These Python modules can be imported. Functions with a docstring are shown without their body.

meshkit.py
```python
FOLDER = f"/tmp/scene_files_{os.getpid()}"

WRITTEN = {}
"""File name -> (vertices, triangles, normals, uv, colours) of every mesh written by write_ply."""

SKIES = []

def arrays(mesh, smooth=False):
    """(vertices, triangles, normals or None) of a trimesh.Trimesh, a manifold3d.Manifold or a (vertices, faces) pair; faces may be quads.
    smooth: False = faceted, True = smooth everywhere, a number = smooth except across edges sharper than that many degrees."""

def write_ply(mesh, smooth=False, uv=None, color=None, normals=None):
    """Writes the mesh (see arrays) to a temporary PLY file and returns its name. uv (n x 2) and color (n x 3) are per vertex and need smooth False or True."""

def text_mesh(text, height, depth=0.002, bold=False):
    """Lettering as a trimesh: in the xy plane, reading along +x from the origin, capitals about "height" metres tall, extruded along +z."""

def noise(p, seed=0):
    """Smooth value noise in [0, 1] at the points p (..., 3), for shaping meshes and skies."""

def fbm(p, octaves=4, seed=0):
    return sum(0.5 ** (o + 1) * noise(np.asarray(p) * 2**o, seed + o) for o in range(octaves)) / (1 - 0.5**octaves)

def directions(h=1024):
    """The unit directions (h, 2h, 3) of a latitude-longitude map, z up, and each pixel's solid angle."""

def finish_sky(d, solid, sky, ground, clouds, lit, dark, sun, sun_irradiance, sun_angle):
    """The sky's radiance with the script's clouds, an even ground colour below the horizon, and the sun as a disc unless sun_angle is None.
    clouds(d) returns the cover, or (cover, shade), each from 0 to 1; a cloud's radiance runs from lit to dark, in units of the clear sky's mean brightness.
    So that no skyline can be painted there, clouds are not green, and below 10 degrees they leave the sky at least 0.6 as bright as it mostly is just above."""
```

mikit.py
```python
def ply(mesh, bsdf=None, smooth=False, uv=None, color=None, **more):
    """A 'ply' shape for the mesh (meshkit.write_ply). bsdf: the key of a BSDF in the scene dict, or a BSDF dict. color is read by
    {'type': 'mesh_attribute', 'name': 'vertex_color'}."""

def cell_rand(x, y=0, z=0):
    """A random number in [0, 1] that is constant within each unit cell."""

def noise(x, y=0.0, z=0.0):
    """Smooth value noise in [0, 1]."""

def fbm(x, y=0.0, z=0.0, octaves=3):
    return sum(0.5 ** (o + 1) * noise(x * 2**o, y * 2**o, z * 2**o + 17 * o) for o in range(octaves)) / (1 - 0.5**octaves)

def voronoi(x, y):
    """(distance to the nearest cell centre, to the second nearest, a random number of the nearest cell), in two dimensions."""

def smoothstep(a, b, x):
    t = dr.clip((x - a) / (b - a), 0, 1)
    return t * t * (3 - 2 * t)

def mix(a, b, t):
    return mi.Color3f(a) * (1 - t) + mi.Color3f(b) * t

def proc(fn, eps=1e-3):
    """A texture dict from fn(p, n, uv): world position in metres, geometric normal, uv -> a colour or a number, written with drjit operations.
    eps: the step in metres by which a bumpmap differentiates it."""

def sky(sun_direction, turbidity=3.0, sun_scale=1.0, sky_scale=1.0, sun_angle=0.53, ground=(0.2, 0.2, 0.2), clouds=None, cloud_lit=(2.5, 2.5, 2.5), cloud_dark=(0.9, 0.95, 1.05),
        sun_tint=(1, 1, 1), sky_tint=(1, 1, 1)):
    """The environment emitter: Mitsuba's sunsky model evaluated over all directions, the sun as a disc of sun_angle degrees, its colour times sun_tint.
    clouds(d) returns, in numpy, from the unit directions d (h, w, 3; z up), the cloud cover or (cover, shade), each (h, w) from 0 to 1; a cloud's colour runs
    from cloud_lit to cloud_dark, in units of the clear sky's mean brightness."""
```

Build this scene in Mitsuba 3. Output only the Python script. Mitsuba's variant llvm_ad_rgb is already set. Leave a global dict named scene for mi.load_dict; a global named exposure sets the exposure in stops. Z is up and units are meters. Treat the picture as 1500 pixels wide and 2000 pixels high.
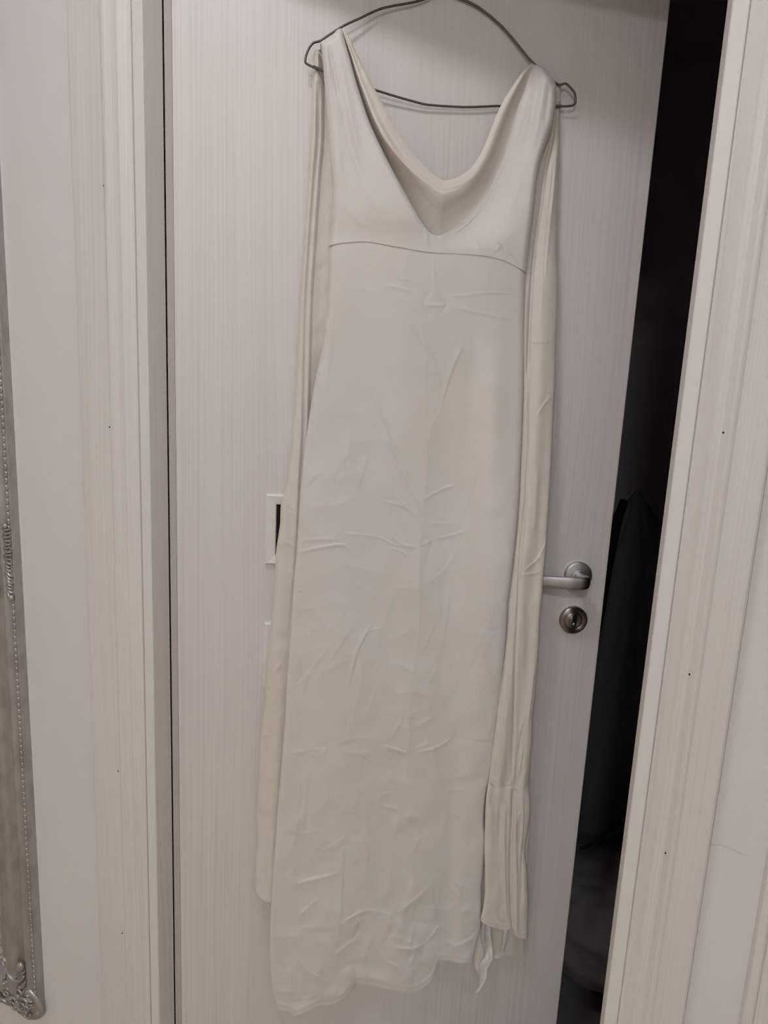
import math
import numpy as np
import trimesh
import drjit as dr
import mitsuba as mi
import mikit
import meshkit
from scipy.interpolate import PchipInterpolator, splprep, splev
from mikit import noise, fbm, smoothstep, mix

T = mi.ScalarTransform4f
scene, labels = {}, {}

# ------------------------------------------------------------------ camera, light, exposure
FOC, PITCH, ROLL, YAW = 1402.8, 0.196293, 0.0475872, 0.3338298
CAM = np.array([0.7575, -0.99125, 1.41451])
_fw = np.array([-math.sin(YAW) * math.cos(PITCH), math.cos(YAW) * math.cos(PITCH), -math.sin(PITCH)])
_r = np.cross(_fw, [0, 0, 1]); _r /= np.linalg.norm(_r)
_u = np.cross(_r, _fw)
RIGHT = math.cos(ROLL) * _r + math.sin(ROLL) * _u
UP = -math.sin(ROLL) * _r + math.cos(ROLL) * _u
scene['camera'] = {'type': 'perspective', 'fov': 2 * math.degrees(math.atan(750 / FOC)), 'fov_axis': 'x', 'near_clip': 0.02, 'far_clip': 50.0,
                   'to_world': T().look_at(origin=CAM.tolist(), target=(CAM + _fw).tolist(), up=UP.tolist())}
exposure = 0.79
# round ceiling lamps of the hall: x, y, radius, radiance; the first one hangs just in front of the door
LAMPS = [(0.33, -0.66, 0.120, (27.0, 27.0, 28.4)), (0.95, -2.30, 0.17, (47.5, 47.7, 49.9)), (0.95, -3.90, 0.17, (47.0, 47.2, 49.4))]

# door leaf: hinge line, opening angle; local u along the leaf, w out of its near face
HX, HY, TH = 0.004, 0.04, 0.4241
AX = np.array([math.cos(TH), math.sin(TH), 0.0])
NX = np.array([math.sin(TH), -math.cos(TH), 0.0])
O = np.array([HX, HY, 0.0])
LEAF_W, LEAF_Z0, LEAF_Z1, LEAF_T = 0.797, -0.050, 2.045, 0.04


def ray(px, py):
    px, py = np.asarray(px, float), np.asarray(py, float)
    return _fw + RIGHT * ((px - 750) / FOC)[..., None] - UP * ((py - 1000) / FOC)[..., None]


def on_leaf(px, py, w):
    """Point seen at a pixel of the 1500 x 2000 frame, w metres in front of the door's near face."""
    px, py, w = np.broadcast_arrays(np.asarray(px, float), np.asarray(py, float), np.asarray(w, float))
    d = ray(px, py)
    t = ((O - CAM) @ NX + w) / (d @ NX)
    return CAM + t[..., None] * d


def on_wall(px, py, y0=0.0):
    px, py, y0 = np.broadcast_arrays(np.asarray(px, float), np.asarray(py, float), np.asarray(y0, float))
    d = ray(px, py)
    t = (y0 - CAM[1]) / d[..., 1]
    return CAM + t[..., None] * d


def leaf(u, z, w):
    u, z, w = np.broadcast_arrays(np.asarray(u, float), np.asarray(z, float), np.asarray(w, float))
    return O + u[..., None] * AX + w[..., None] * NX + z[..., None] * np.array([0, 0, 1.0])


M_LEAF = np.eye(4)
M_LEAF[:3, 0], M_LEAF[:3, 1], M_LEAF[:3, 2], M_LEAF[:3, 3] = AX, -NX, [0, 0, 1], O   # mesh coordinates (u, -w, z)

# ------------------------------------------------------------------ helpers
COUNT = {}


def key_for(name, parent=None):
    k = f'{parent}__{name}' if parent else name
    n = COUNT.get(k, 0); COUNT[k] = n + 1
    return k if n == 0 else f'{k}_{n:03d}'


def obj(name, mesh, bsdf, parent=None, smooth=False, **more):
    k = key_for(name, parent)
    scene[k] = mikit.ply(mesh, bsdf, smooth=smooth, **more)
    return k


def tag(k, label=None, cat=None, kind=None, group=None):
    d = {}
    if label: d['label'] = label
    if cat: d['category'] = cat
    if kind: d['kind'] = kind
    if group: d['group'] = group
    labels[k] = d
    return k


def box(x0, x1, y0, y1, z0, z1, bevel=0.0):
    if bevel:
        import manifold3d as m3
        pts = []
        for ax in range(3):
            b = [bevel] * 3; b[ax] = 0
            for x in (x0 + b[0], x1 - b[0]):
                for y in (y0 + b[1], y1 - b[1]):
                    for z in (z0 + b[2], z1 - b[2]):
                        pts.append((x, y, z))
        return trimesh.convex.convex_hull(np.array(pts))
    m = trimesh.creation.box((x1 - x0, y1 - y0, z1 - z0))
    m.apply_translation(((x0 + x1) / 2, (y0 + y1) / 2, (z0 + z1) / 2))
    return m


def cat(ms):
    return trimesh.util.concatenate([m if isinstance(m, trimesh.Trimesh) else trimesh.Trimesh(*m, process=False) for m in ms])


def grid_mesh(P):
    n, m = P.shape[:2]
    i = np.arange(n * m).reshape(n, m)
    q = np.stack([i[:-1, :-1], i[1:, :-1], i[1:, 1:], i[:-1, 1:]], -1).reshape(-1, 4)
    f = np.vstack([q[:, [0, 1, 2]], q[:, [0, 2, 3]]])
    return trimesh.Trimesh(P.reshape(-1, 3), f, process=False)


def tube(P, r, n=10, closed=False, sub=0, cap=True):
    """A round wire through the points P; r a number or one per point."""
    P = np.asarray(P, float)
    r = np.broadcast_to(np.asarray(r, float), (len(P),))
    if sub:
        tck, uu = splprep(P.T, s=0, k=min(3, len(P) - 1), per=closed)
        un = np.linspace(0, 1, sub)
        r = np.interp(un, uu, r)
        P = np.array(splev(un, tck)).T
    t = np.gradient(P, axis=0)
    t /= np.linalg.norm(t, axis=1, keepdims=True) + 1e-12
    a = np.cross(t[0], [0.31, 0.2, 0.93]); a /= np.linalg.norm(a)
    ring = []
    ang = np.linspace(0, 2 * np.pi, n, endpoint=False)
    for k in range(len(P)):
        a = a - (a @ t[k]) * t[k]; a /= np.linalg.norm(a)
        b = np.cross(t[k], a)
        ring.append(P[k] + r[k] * (np.cos(ang)[:, None] * a + np.sin(ang)[:, None] * b))
    V = np.array(ring).reshape(-1, 3)
    F = []
    for k in range(len(P) - 1):
        for j in range(n):
            p, q = k * n + j, k * n + (j + 1) % n
            F += [[p, q, q + n], [p, q + n, p + n]]
    if cap:
        c0, c1 = len(V), len(V) + 1
        V = np.vstack([V, P[0], P[-1]])
        for j in range(n):
            F += [[c0, (j + 1) % n, j], [c1, (len(P) - 1) * n + j, (len(P) - 1) * n + (j + 1) % n]]
    return trimesh.Trimesh(V, F, process=False)


def lathe(profile, n=64):
    """profile (r, h): a solid of revolution about +z."""
    m = trimesh.creation.revolve(np.array(profile, float), sections=n)
    return m


def extrude_profile(pts, z0, z1, axis='z'):
    """A closed profile (x, y) drawn counter-clockwise, extruded along z."""
    from shapely.geometry import Polygon
    m = trimesh.creation.extrude_polygon(Polygon(pts), z1 - z0, engine='earcut')
    m.apply_translation((0, 0, z0))
    return m


def ellipsoid(c, ex, ey, ez, sub=2):
    """Centre and three half axes as vectors."""
    m = trimesh.creation.icosphere(subdivisions=sub)
    V = m.vertices @ np.array([ex, ey, ez]) + c
    return trimesh.Trimesh(V, m.faces, process=False)


def spline2(pts, n):
    pts = np.asarray(pts, float)
    s = np.r_[0, np.cumsum(np.linalg.norm(np.diff(pts, axis=0), axis=1))]
    f = PchipInterpolator(s / s[-1], pts)
    return f(np.linspace(0, 1, n))


# ------------------------------------------------------------------ materials
def two(b):
    return {'type': 'twosided', 'bsdf': b}


def rgb(*c):
    return {'type': 'rgb', 'value': list(c)}


def wood_colour(u, z, seed, tone=(0.650, 0.622, 0.595), dark=(0.51, 0.475, 0.445), cathedral=None, contrast=1.0):
    warp = (noise(u * 5.0 + seed, z * 0.9, seed) - 0.5) * 0.035 + (noise(u * 16.0, z * 2.5, seed + 5) - 0.5) * 0.006
    s = u + warp
    if cathedral is not None:
        for (u0, z0, wdt, k) in cathedral:
            near = dr.exp(-dr.square((u - u0) / wdt)) * smoothstep(z0 - 0.5, z0, z)
            s = s + near * k * dr.square((u - u0) / wdt) * 0 + near * (z - z0) * k
    fine = noise(s * 520.0 + seed, z * 2.4, seed + 1)
    fine2 = noise(s * 900.0 + seed, z * 9.0, seed + 7)
    mask = smoothstep(0.25, 0.75, fbm(u * 10.0 + seed, z * 0.8 + warp * 30.0, seed + 4, octaves=2))
    med = noise(s * 110.0 + seed, z * 1.3, seed + 2)
    broad = fbm(u * 12.0 + seed, z * 1.1, seed + 3, octaves=2)
    a = 0.36 * smoothstep(0.3, 0.9, fine) * (0.35 + 0.65 * mask) + 0.10 * fine2 + 0.16 * smoothstep(0.35, 0.9, med) * mask + 0.26 * smoothstep(0.25, 0.8, broad)
    return mix(tone, dark, dr.clip(a * contrast, 0, 1))


C_TH, S_TH = math.cos(TH), math.sin(TH)


def door_fn(p, n, uv):
    u = (p.x - HX) * C_TH + (p.y - HY) * S_TH
    return wood_colour(u, p.z, 11.0, tone=(0.630, 0.598, 0.578), dark=(0.515, 0.478, 0.455), cathedral=[(0.735, 1.55, 0.085, 0.035), (0.36, 1.75, 0.05, 0.03)], contrast=0.85)


def trim_fn(p, n, uv):
    return wood_colour(p.x + 0.7 * p.y, p.z, 3.0, contrast=0.75)


def wood_bump(p, n, uv):
    u = (p.x - HX) * C_TH + (p.y - HY) * S_TH
    return noise(u * 300.0, p.z * 3.0, 2.0) * 0.00006


def wall_fn(p, n, uv):
    a = fbm(p.x * 3.0, p.y * 3.0 + 5.0, p.z * 3.0, octaves=3)
    c = mix((0.655, 0.635, 0.625), (0.615, 0.597, 0.585), a)
    # hairline crack in the paint to the right of the casing
    zc = 0.7945 + 0.0022 * dr.sin(p.x * 130.0) - 0.05 * (p.x - 0.92)
    line = (1 - smoothstep(0.0003, 0.0009, dr.abs(p.z - zc))) * smoothstep(0.905, 0.915, p.x) * (1 - smoothstep(0.955, 0.965, p.x))
    return mix(c, (0.42, 0.39, 0.36), dr.clip(line * 0.7, 0, 1))


def wall_bump(p, n, uv):
    return 0.00035 * fbm(p.x * 60.0, p.y * 60.0, p.z * 60.0, octaves=3)


def floor_fn(p, n, uv):
    d1, d2, r = mikit.voronoi(p.x * 14.0, p.y * 14.0)
    a = fbm(p.x * 20.0, p.y * 20.0, octaves=3)
    c = mix((0.42, 0.34, 0.24), (0.55, 0.48, 0.36), smoothstep(0.3, 0.7, a))
    return mix(c, (0.16, 0.11, 0.07), 0.5 * (1 - smoothstep(0.02, 0.08, d2 - d1)))


def dark_fn(p, n, uv):
    a = fbm(p.x * 4.0, p.y * 4.0, p.z * 4.0, octaves=3)
    return mix((0.43, 0.415, 0.445), (0.49, 0.47, 0.50), a)


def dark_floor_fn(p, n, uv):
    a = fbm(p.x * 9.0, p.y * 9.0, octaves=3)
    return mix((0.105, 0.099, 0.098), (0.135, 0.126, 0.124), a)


def cloth_fn(p, n, uv):
    a = fbm(p.x * 6.0 + 2.0, p.y * 6.0, p.z * 3.0, octaves=3)
    return mix((0.614, 0.587, 0.564), (0.609, 0.574, 0.536), smoothstep(0.3, 0.7, a))


def lining_fn(p, n, uv):
    a = fbm(p.x * 6.0 + 2.0, p.y * 6.0, p.z * 3.0, octaves=3)
    return mix((0.620, 0.580, 0.527), (0.608, 0.558, 0.495), smoothstep(0.3, 0.7, a))


def weave_bump(p, n, uv):
    u = (p.x - HX) * C_TH + (p.y - HY) * S_TH
    return 0.00010 * fbm(u * 260.0, p.z * 90.0, p.y * 200.0, octaves=2)


def silver_fn(p, n, uv):
    a = fbm(p.x * 60.0, p.y * 60.0, p.z * 25.0, octaves=3)
    return mix((0.42, 0.40, 0.385), (0.35, 0.33, 0.315), smoothstep(0.35, 0.75, a))


def plastic(tex, rough, spec=0.4, bump=None, scale=1.0, **more):
    b = {'type': 'principled', 'base_color': tex, 'roughness': rough, 'specular': spec, **more}
    if bump is not None:
        b = {'type': 'bumpmap', 'nested_texture': mikit.proc(bump), 'scale': scale, 'bsdf': b}
    return two(b)


scene['m_door'] = plastic(mikit.proc(door_fn), 0.42, 0.35)
scene['m_trim'] = plastic(mikit.proc(trim_fn), 0.42, 0.35)
scene['m_strip'] = plastic(rgb(0.640, 0.622, 0.595), 0.45, 0.35)
scene['m_edge'] = plastic(rgb(0.43, 0.385, 0.36), 0.5, 0.3)
scene['m_wall'] = plastic(mikit.proc(wall_fn), 0.6, 0.25, wall_bump)
scene['m_ceiling'] = two({'type': 'diffuse', 'reflectance': rgb(0.70, 0.69, 0.67)})
scene['m_plaster'] = two({'type': 'diffuse', 'reflectance': rgb(0.62, 0.60, 0.58)})
scene['m_floor'] = plastic(mikit.proc(floor_fn), 0.6, 0.3)
scene['m_dark'] = plastic(mikit.proc(dark_fn), 0.8, 0.1)
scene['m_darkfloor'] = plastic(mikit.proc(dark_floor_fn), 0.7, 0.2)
scene['m_coat'] = plastic(rgb(0.085, 0.085, 0.092), 0.7, 0.2, sheen=0.2)
scene['m_caulk'] = two({'type': 'diffuse', 'reflectance': rgb(0.42, 0.37, 0.32)})
scene['m_black'] = two({'type': 'diffuse', 'reflectance': rgb(0.012, 0.011, 0.011)})
scene['m_cloth'] = plastic(mikit.proc(cloth_fn), 0.48, 0.32, weave_bump, sheen=0.2)
scene['m_lining'] = plastic(mikit.proc(lining_fn), 0.50, 0.35, weave_bump, sheen=0.25)
scene['m_thread'] = two({'type': 'diffuse', 'reflectance': rgb(0.60, 0.54, 0.44)})
scene['m_wire'] = two({'type': 'roughconductor', 'material': 'none', 'alpha': 0.25, 'specular_reflectance': rgb(0.12, 0.105, 0.093)})
scene['m_wrap'] = plastic(rgb(0.10, 0.085, 0.075), 0.5, 0.3)
scene['m_nickel'] = two({'type': 'roughconductor', 'material': 'none', 'alpha': 0.28, 'specular_reflectance': rgb(0.60, 0.585, 0.58)})
scene['m_nickel_dark'] = two({'type': 'roughconductor', 'material': 'none', 'alpha_u': 0.10, 'alpha_v': 0.38, 'specular_reflectance': rgb(0.40, 0.345, 0.31)})
scene['m_silver'] = plastic(mikit.proc(silver_fn), 0.36, 0.6, metallic=0.65)
scene['m_mirror'] = two({'type': 'conductor', 'material': 'none', 'specular_reflectance': rgb(0.86, 0.87, 0.86)})
scene['m_pane'] = plastic(rgb(0.010, 0.009, 0.009), 0.25, 0.12)
scene['m_lampbody'] = plastic(rgb(0.75, 0.74, 0.72), 0.4, 0.4)

# ------------------------------------------------------------------ setting: hall with the doorway
X0, X1, Y0, YB, H = -1.30, 1.45, -4.60, 2.1, 2.56
DL, DR, DTOP = -0.001, 0.805, 2.06                        # clear opening between the linings
ZF = -0.06    # floor level
WT = 0.12                                                # wall thickness
wall = cat([box(X0, DL - 0.03, 0, WT, ZF, H), box(DR + 0.03, X1, 0, WT, ZF, H), box(DL - 0.03, DR + 0.03, 0, WT, DTOP + 0.03, H)])
tag(obj('wall_back', wall, 'm_wall'), 'off-white painted wall around the doorway with a hairline crack low on its right', kind='structure')
tag(obj('wall_left', box(X0 - 0.1, X0, Y0, WT, ZF, H), 'm_plaster'), 'off-white side wall of the hall, left of the mirror', kind='structure')
tag(obj('wall_right', box(X1, X1 + 0.1, Y0, WT, ZF, H), 'm_plaster'), 'off-white side wall of the hall, right of the doorway', kind='structure')
tag(obj('wall_front', box(X0 - 0.1, X1 + 0.1, Y0 - 0.1, Y0, ZF, H), 'm_plaster'), 'off-white wall of the hall opposite the doorway', kind='structure')
tag(obj('ceiling', box(X0 - 0.1, X1 + 0.1, Y0 - 0.1, WT, H, H + 0.1), 'm_ceiling'), 'white ceiling of the hall', kind='structure')
tag(obj('floor', box(X0 - 0.1, X1 + 0.1, Y0 - 0.1, 0.06, ZF - 0.1, ZF), 'm_floor'), 'mottled brown floor of the hall', kind='structure')

# the dark room beyond
tag(obj('floor_beyond', box(-1.3, 2.3, 0.06, YB, ZF - 0.1, ZF), 'm_darkfloor'), 'dark floor of the unlit room beyond the door', kind='structure')
tag(obj('wall_far', box(-1.3, 2.3, YB, YB + 0.1, ZF, H), 'm_dark'), 'near-black far wall of the unlit room', kind='structure')
tag(obj('wall_far_left', box(-1.3, -1.2, WT, YB, ZF, H), 'm_dark'), 'dark left wall of the unlit room', kind='structure')
tag(obj('wall_far_right', box(2.2, 2.3, WT, YB, ZF, H), 'm_dark'), 'dark right wall of the unlit room', kind='structure')
tag(obj('ceiling_beyond', box(-1.3, 2.3, WT, YB, H, H + 0.1), 'm_dark'), 'dark ceiling of the unlit room', kind='structure')
tag(obj('wall_back_lining', cat([box(-1.3, DL - 0.032, WT, WT + 0.004, ZF, H), box(DR + 0.032, 2.3, WT, WT + 0.004, ZF, H), box(DL - 0.032, DR + 0.032, WT, WT + 0.004, DTOP + 0.03, H)]), 'm_dark'),
    'dark rear face of the doorway wall', kind='structure')


def casing_profile(s_out, side):
    """(x, y) of a moulded casing; s runs from the opening outwards."""
    s = [(0.0195, 0.0), (0.0195, 0.0045), (0.0235, 0.0055), (0.0285, 0.0085), (0.0345, 0.0132), (0.0375, 0.0144), (0.0395, 0.0140), (0.0430, 0.0137),
         (0.0490, 0.0142), (0.0530, 0.0184), (0.0560, 0.0208), (0.0590, 0.0212), (0.0620, 0.0204), (0.0645, 0.0184), (0.070, 0.0176),
         (s_out - 0.010, 0.0176), (s_out - 0.004, 0.0164), (s_out - 0.001, 0.0130), (s_out, 0.0085), (s_out, 0.0)]
    return [(DL - a, -h) if side < 0 else (DR + a, -h) for a, h in s]


for side, s_out, nm, lab, nails in ((-1, 0.131, 'trim_1', 'pale wood-grain door casing between the mirror and the door hinge side', [(203, 363), (214, 834), (231, 1506), (239, 1823)]),
                                    (1, 0.106, 'trim_2', 'pale wood-grain door casing right of the dark gap', [(1413, 845), (1347, 1317), (1300, 1666)])):
    k = obj(nm, extrude_profile(casing_profile(s_out, side), ZF, DTOP + 0.10), 'm_trim', smooth=25)
    tag(k, lab, kind='structure')
    if side < 0:
        lin = box(DL - 0.03, DL, 0.0, 0.0455, ZF, DTOP)
        strip = box(DL - 0.0188, DL - 0.0002, -0.0028, 0.002, ZF, DTOP, 0.0012)
        gas = box(DL - 0.03, DL + 0.0012, 0.0457, WT + 0.003, ZF, DTOP)
        labels[obj('gasket', gas, 'm_black', k)] = {'label': 'black seal in the hinge gap'}
    else:
        lin = box(DR, DR + 0.03, 0.0, WT, ZF, DTOP)
        strip = box(DR + 0.0002, DR + 0.0188, -0.0028, 0.002, ZF, DTOP, 0.0012)
    obj('jamb_lining', lin, 'm_trim', k)
    labels[obj('stop_strip', strip, 'm_strip', k)] = {'label': 'white stop strip'}
    e_ = DL - s_out if side < 0 else DR + s_out
    labels[obj('caulk_line', box(min(e_, e_ + side * 0.0016), max(e_, e_ + side * 0.0016), -0.002, 0.0, ZF, DTOP + 0.1), 'm_caulk', k)] = {'label': 'thin brownish caulk line at the wall'}
    for q in nails:
        hs = np.array(casing_profile(s_out, side))[1:-1]
        hs = hs[np.argsort(hs[:, 0])]
        c, hn = None, 0.0176
        for _ in range(6):
            c = on_wall(*q, -hn)
            hn = float(np.interp(c[0], hs[:, 0], -hs[:, 1]))
        hd = lathe([(0, 0), (0.0013, 0), (0.0014, 0.0004), (0.0010, 0.0009), (0, 0.0011)], 10)
        hd.apply_transform(trimesh.transformations.rotation_matrix(math.pi / 2, (1, 0, 0)))
        hd.apply_translation((c[0], -(hn - 0.0002), c[2]))
        labels[obj('nail_head', hd, 'm_black', k)] = {'label': 'small black nail head'}
k = obj('trim_3', cat([box(DL - 0.131, DR + 0.106, -0.0176, 0, DTOP + 0.02, DTOP + 0.13, 0.003)]), 'm_trim')
tag(k, 'pale wood-grain head casing over the doorway', kind='structure')
obj('head_lining', box(DL - 0.03, DR + 0.03, 0.0, WT, DTOP, DTOP + 0.03), 'm_trim', k)
# casing of the neighbouring doorway at the right edge of the frame
nx = 0.9815
prof = [(nx, 0), (nx, -0.010), (nx + 0.002, -0.014), (nx + 0.006, -0.0155), (nx + 0.0115, -0.0155), (nx + 0.0125, -0.0125), (nx + 0.0140, -0.0125), (nx + 0.0150, -0.0165),
        (nx + 0.090, -0.0165), (nx + 0.095, -0.012), (nx + 0.095, 0)]
tag(obj('trim_4', extrude_profile(prof, ZF, DTOP + 0.1), 'm_trim', smooth=25), 'pale grooved casing at the lower right edge, beyond the strip of bare wall', kind='structure')

# ------------------------------------------------------------------ door leaf (parts in leaf coordinates, moved by M_LEAF)


def in_leaf(m):
    m = m.copy(); m.apply_transform(M_LEAF); return m


WIN = [(0.168, 1.0655), (0.168, 0.8300)]                 # lower left corners of the little square windows
WS = 0.1255
body = box(0.013, LEAF_W, 0.0, LEAF_T, LEAF_Z0, LEAF_Z1, 0.0015)
cuts = [box(u + 0.016, u + WS - 0.016, -0.01, LEAF_T + 0.01, z + 0.016, z + WS - 0.016) for u, z in WIN]
body = trimesh.boolean.difference([body] + cuts, engine='manifold')
scene['door_1__leaf'] = mikit.ply(in_leaf(body), 'm_door')
tag('door_1', 'pale whitewashed wood-grain door standing ajar, the dress hanging on it', kind='structure')
edge = extrude_profile([(0.0, 0.008), (0.0125, 0.0022), (0.0125, LEAF_T - 0.001), (0.0, LEAF_T - 0.001)], LEAF_Z0, LEAF_Z1)
labels[obj('edge_band', in_leaf(edge), 'm_edge', 'door_1')] = {'label': 'brownish grey edge strip along the hinge side'}
for i, (u, z) in enumerate(WIN):
    # mitred bevelled frame: four bars
    fk = None
    prof = [(-0.0005, 0.0), (0.0, 0.0055), (0.0025, 0.0075), (0.0165, 0.0048), (0.0180, 0.0022), (0.0180, -0.002), (0.0162, -0.002), (0.0162, 0.0)]   # (inset, height)
    bars = []
    c = [(u, z), (u + WS, z), (u + WS, z + WS), (u, z + WS)]
    inn = [(1, 1), (-1, 1), (-1, -1), (1, -1)]
    for a in range(4):
        b = (a + 1) % 4
        P = np.array([[[c[e][0] + inn[e][0] * s, -h, c[e][1] + inn[e][1] * s] for s, h in prof + prof[:1]] for e in (a, b)])
        bars.append(grid_mesh(P))
    fk = obj('window_frame', in_leaf(cat(bars)), 'm_strip', 'door_1')
    labels[fk] = {'label': 'bevelled off-white frame of a small square window'}
    obj('pane', in_leaf(box(u + 0.0165, u + WS - 0.0165, -0.0012, 0.0030, z + 0.0165, z + WS - 0.0165)), 'm_pane', fk)

# handle
CU, CZ, KZ = 0.7405, 1.0565, 0.9705


def face_disc(profile, u, z, n=72):
    """Profile (r, w) revolved about the leaf's outward normal at (u, z)."""
    m = lathe(profile, n)
    V = m.vertices
    return trimesh.Trimesh(leaf(u + V[:, 0], z + V[:, 1], V[:, 2]), m.faces, process=False)


h = obj('handle', face_disc([(0.0, 0.0), (0.0262, 0.0), (0.0262, 0.0070), (0.0250, 0.0086), (0.0240, 0.0092), (0.0150, 0.0104), (0.0148, 0.0088), (0.0136, 0.0088), (0.0134, 0.0112), (0.0105, 0.0120), (0.0, 0.0120)], CU, CZ), 'm_nickel', 'door_1', smooth=30)
labels[h] = {'label': 'brushed nickel round rose of the lever handle'}
neck = face_disc([(0.0, 0.011), (0.0105, 0.011), (0.0098, 0.020), (0.0095, 0.034), (0.0095, 0.044), (0.0, 0.046)], CU, CZ, 40)
# lever: elliptical sections along a path that turns from the neck to the left
path = np.array([[0.742, 0.000, 0.030], [0.7425, 0.0, 0.040], [0.7415, 0.0, 0.047], [0.737, 0.0, 0.0515], [0.729, 0.0, 0.0535], [0.715, 0.0005, 0.0540], [0.695, 0.001, 0.0525], [0.670, 0.002, 0.0505], [0.645, 0.003, 0.0500], [0.632, 0.0035, 0.0505], [0.629, 0.0035, 0.0505]])
hh = np.array([0.0096, 0.0108, 0.0116, 0.0119, 0.0119, 0.0117, 0.0110, 0.0100, 0.0094, 0.0088, 0.004])   # half height
tt = np.array([0.0095, 0.0088, 0.0078, 0.0070, 0.0064, 0.0058, 0.0052, 0.0048, 0.0046, 0.0042, 0.002])   # half thickness
sp = np.linspace(0, 1, 60); s0 = np.r_[0, np.cumsum(np.linalg.norm(np.diff(path, axis=0), axis=1))]; s0 /= s0[-1]
path, hh, tt = PchipInterpolator(s0, path)(sp), PchipInterpolator(s0, hh)(sp), PchipInterpolator(s0, tt)(sp)
tan = np.gradient(path, axis=0); tan /= np.linalg.norm(tan, axis=1, keepdims=True)
ang = np.linspace(0, 2 * np.pi, 41)
ca, sa = np.sign(np.cos(ang)) * np.abs(np.cos(ang)) ** 0.75, np.sign(np.sin(ang)) * np.abs(np.sin(ang)) ** 0.75
P = []
for k in range(60):
    side = np.array([-tan[k, 2], 0, tan[k, 0]])           # in the (u, w) plane
    side /= np.linalg.norm(side)
    q = path[k] + np.outer(ca * tt[k], side) + np.outer(sa * hh[k], [0, 1, 0])
    P.append(leaf(CU + (q[:, 0] - 0.742), CZ + q[:, 1], q[:, 2]))
P = np.array(P)
lever = grid_mesh(P)
endc = grid_mesh(np.stack([P[-1], np.broadcast_to(P[-1].mean(0), P[-1].shape)]))
labels[obj('lever', cat([lever, endc, neck]), 'm_nickel', h, smooth=40)] = {'label': 'satin nickel lever pointing left behind the sleeve'}

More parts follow.
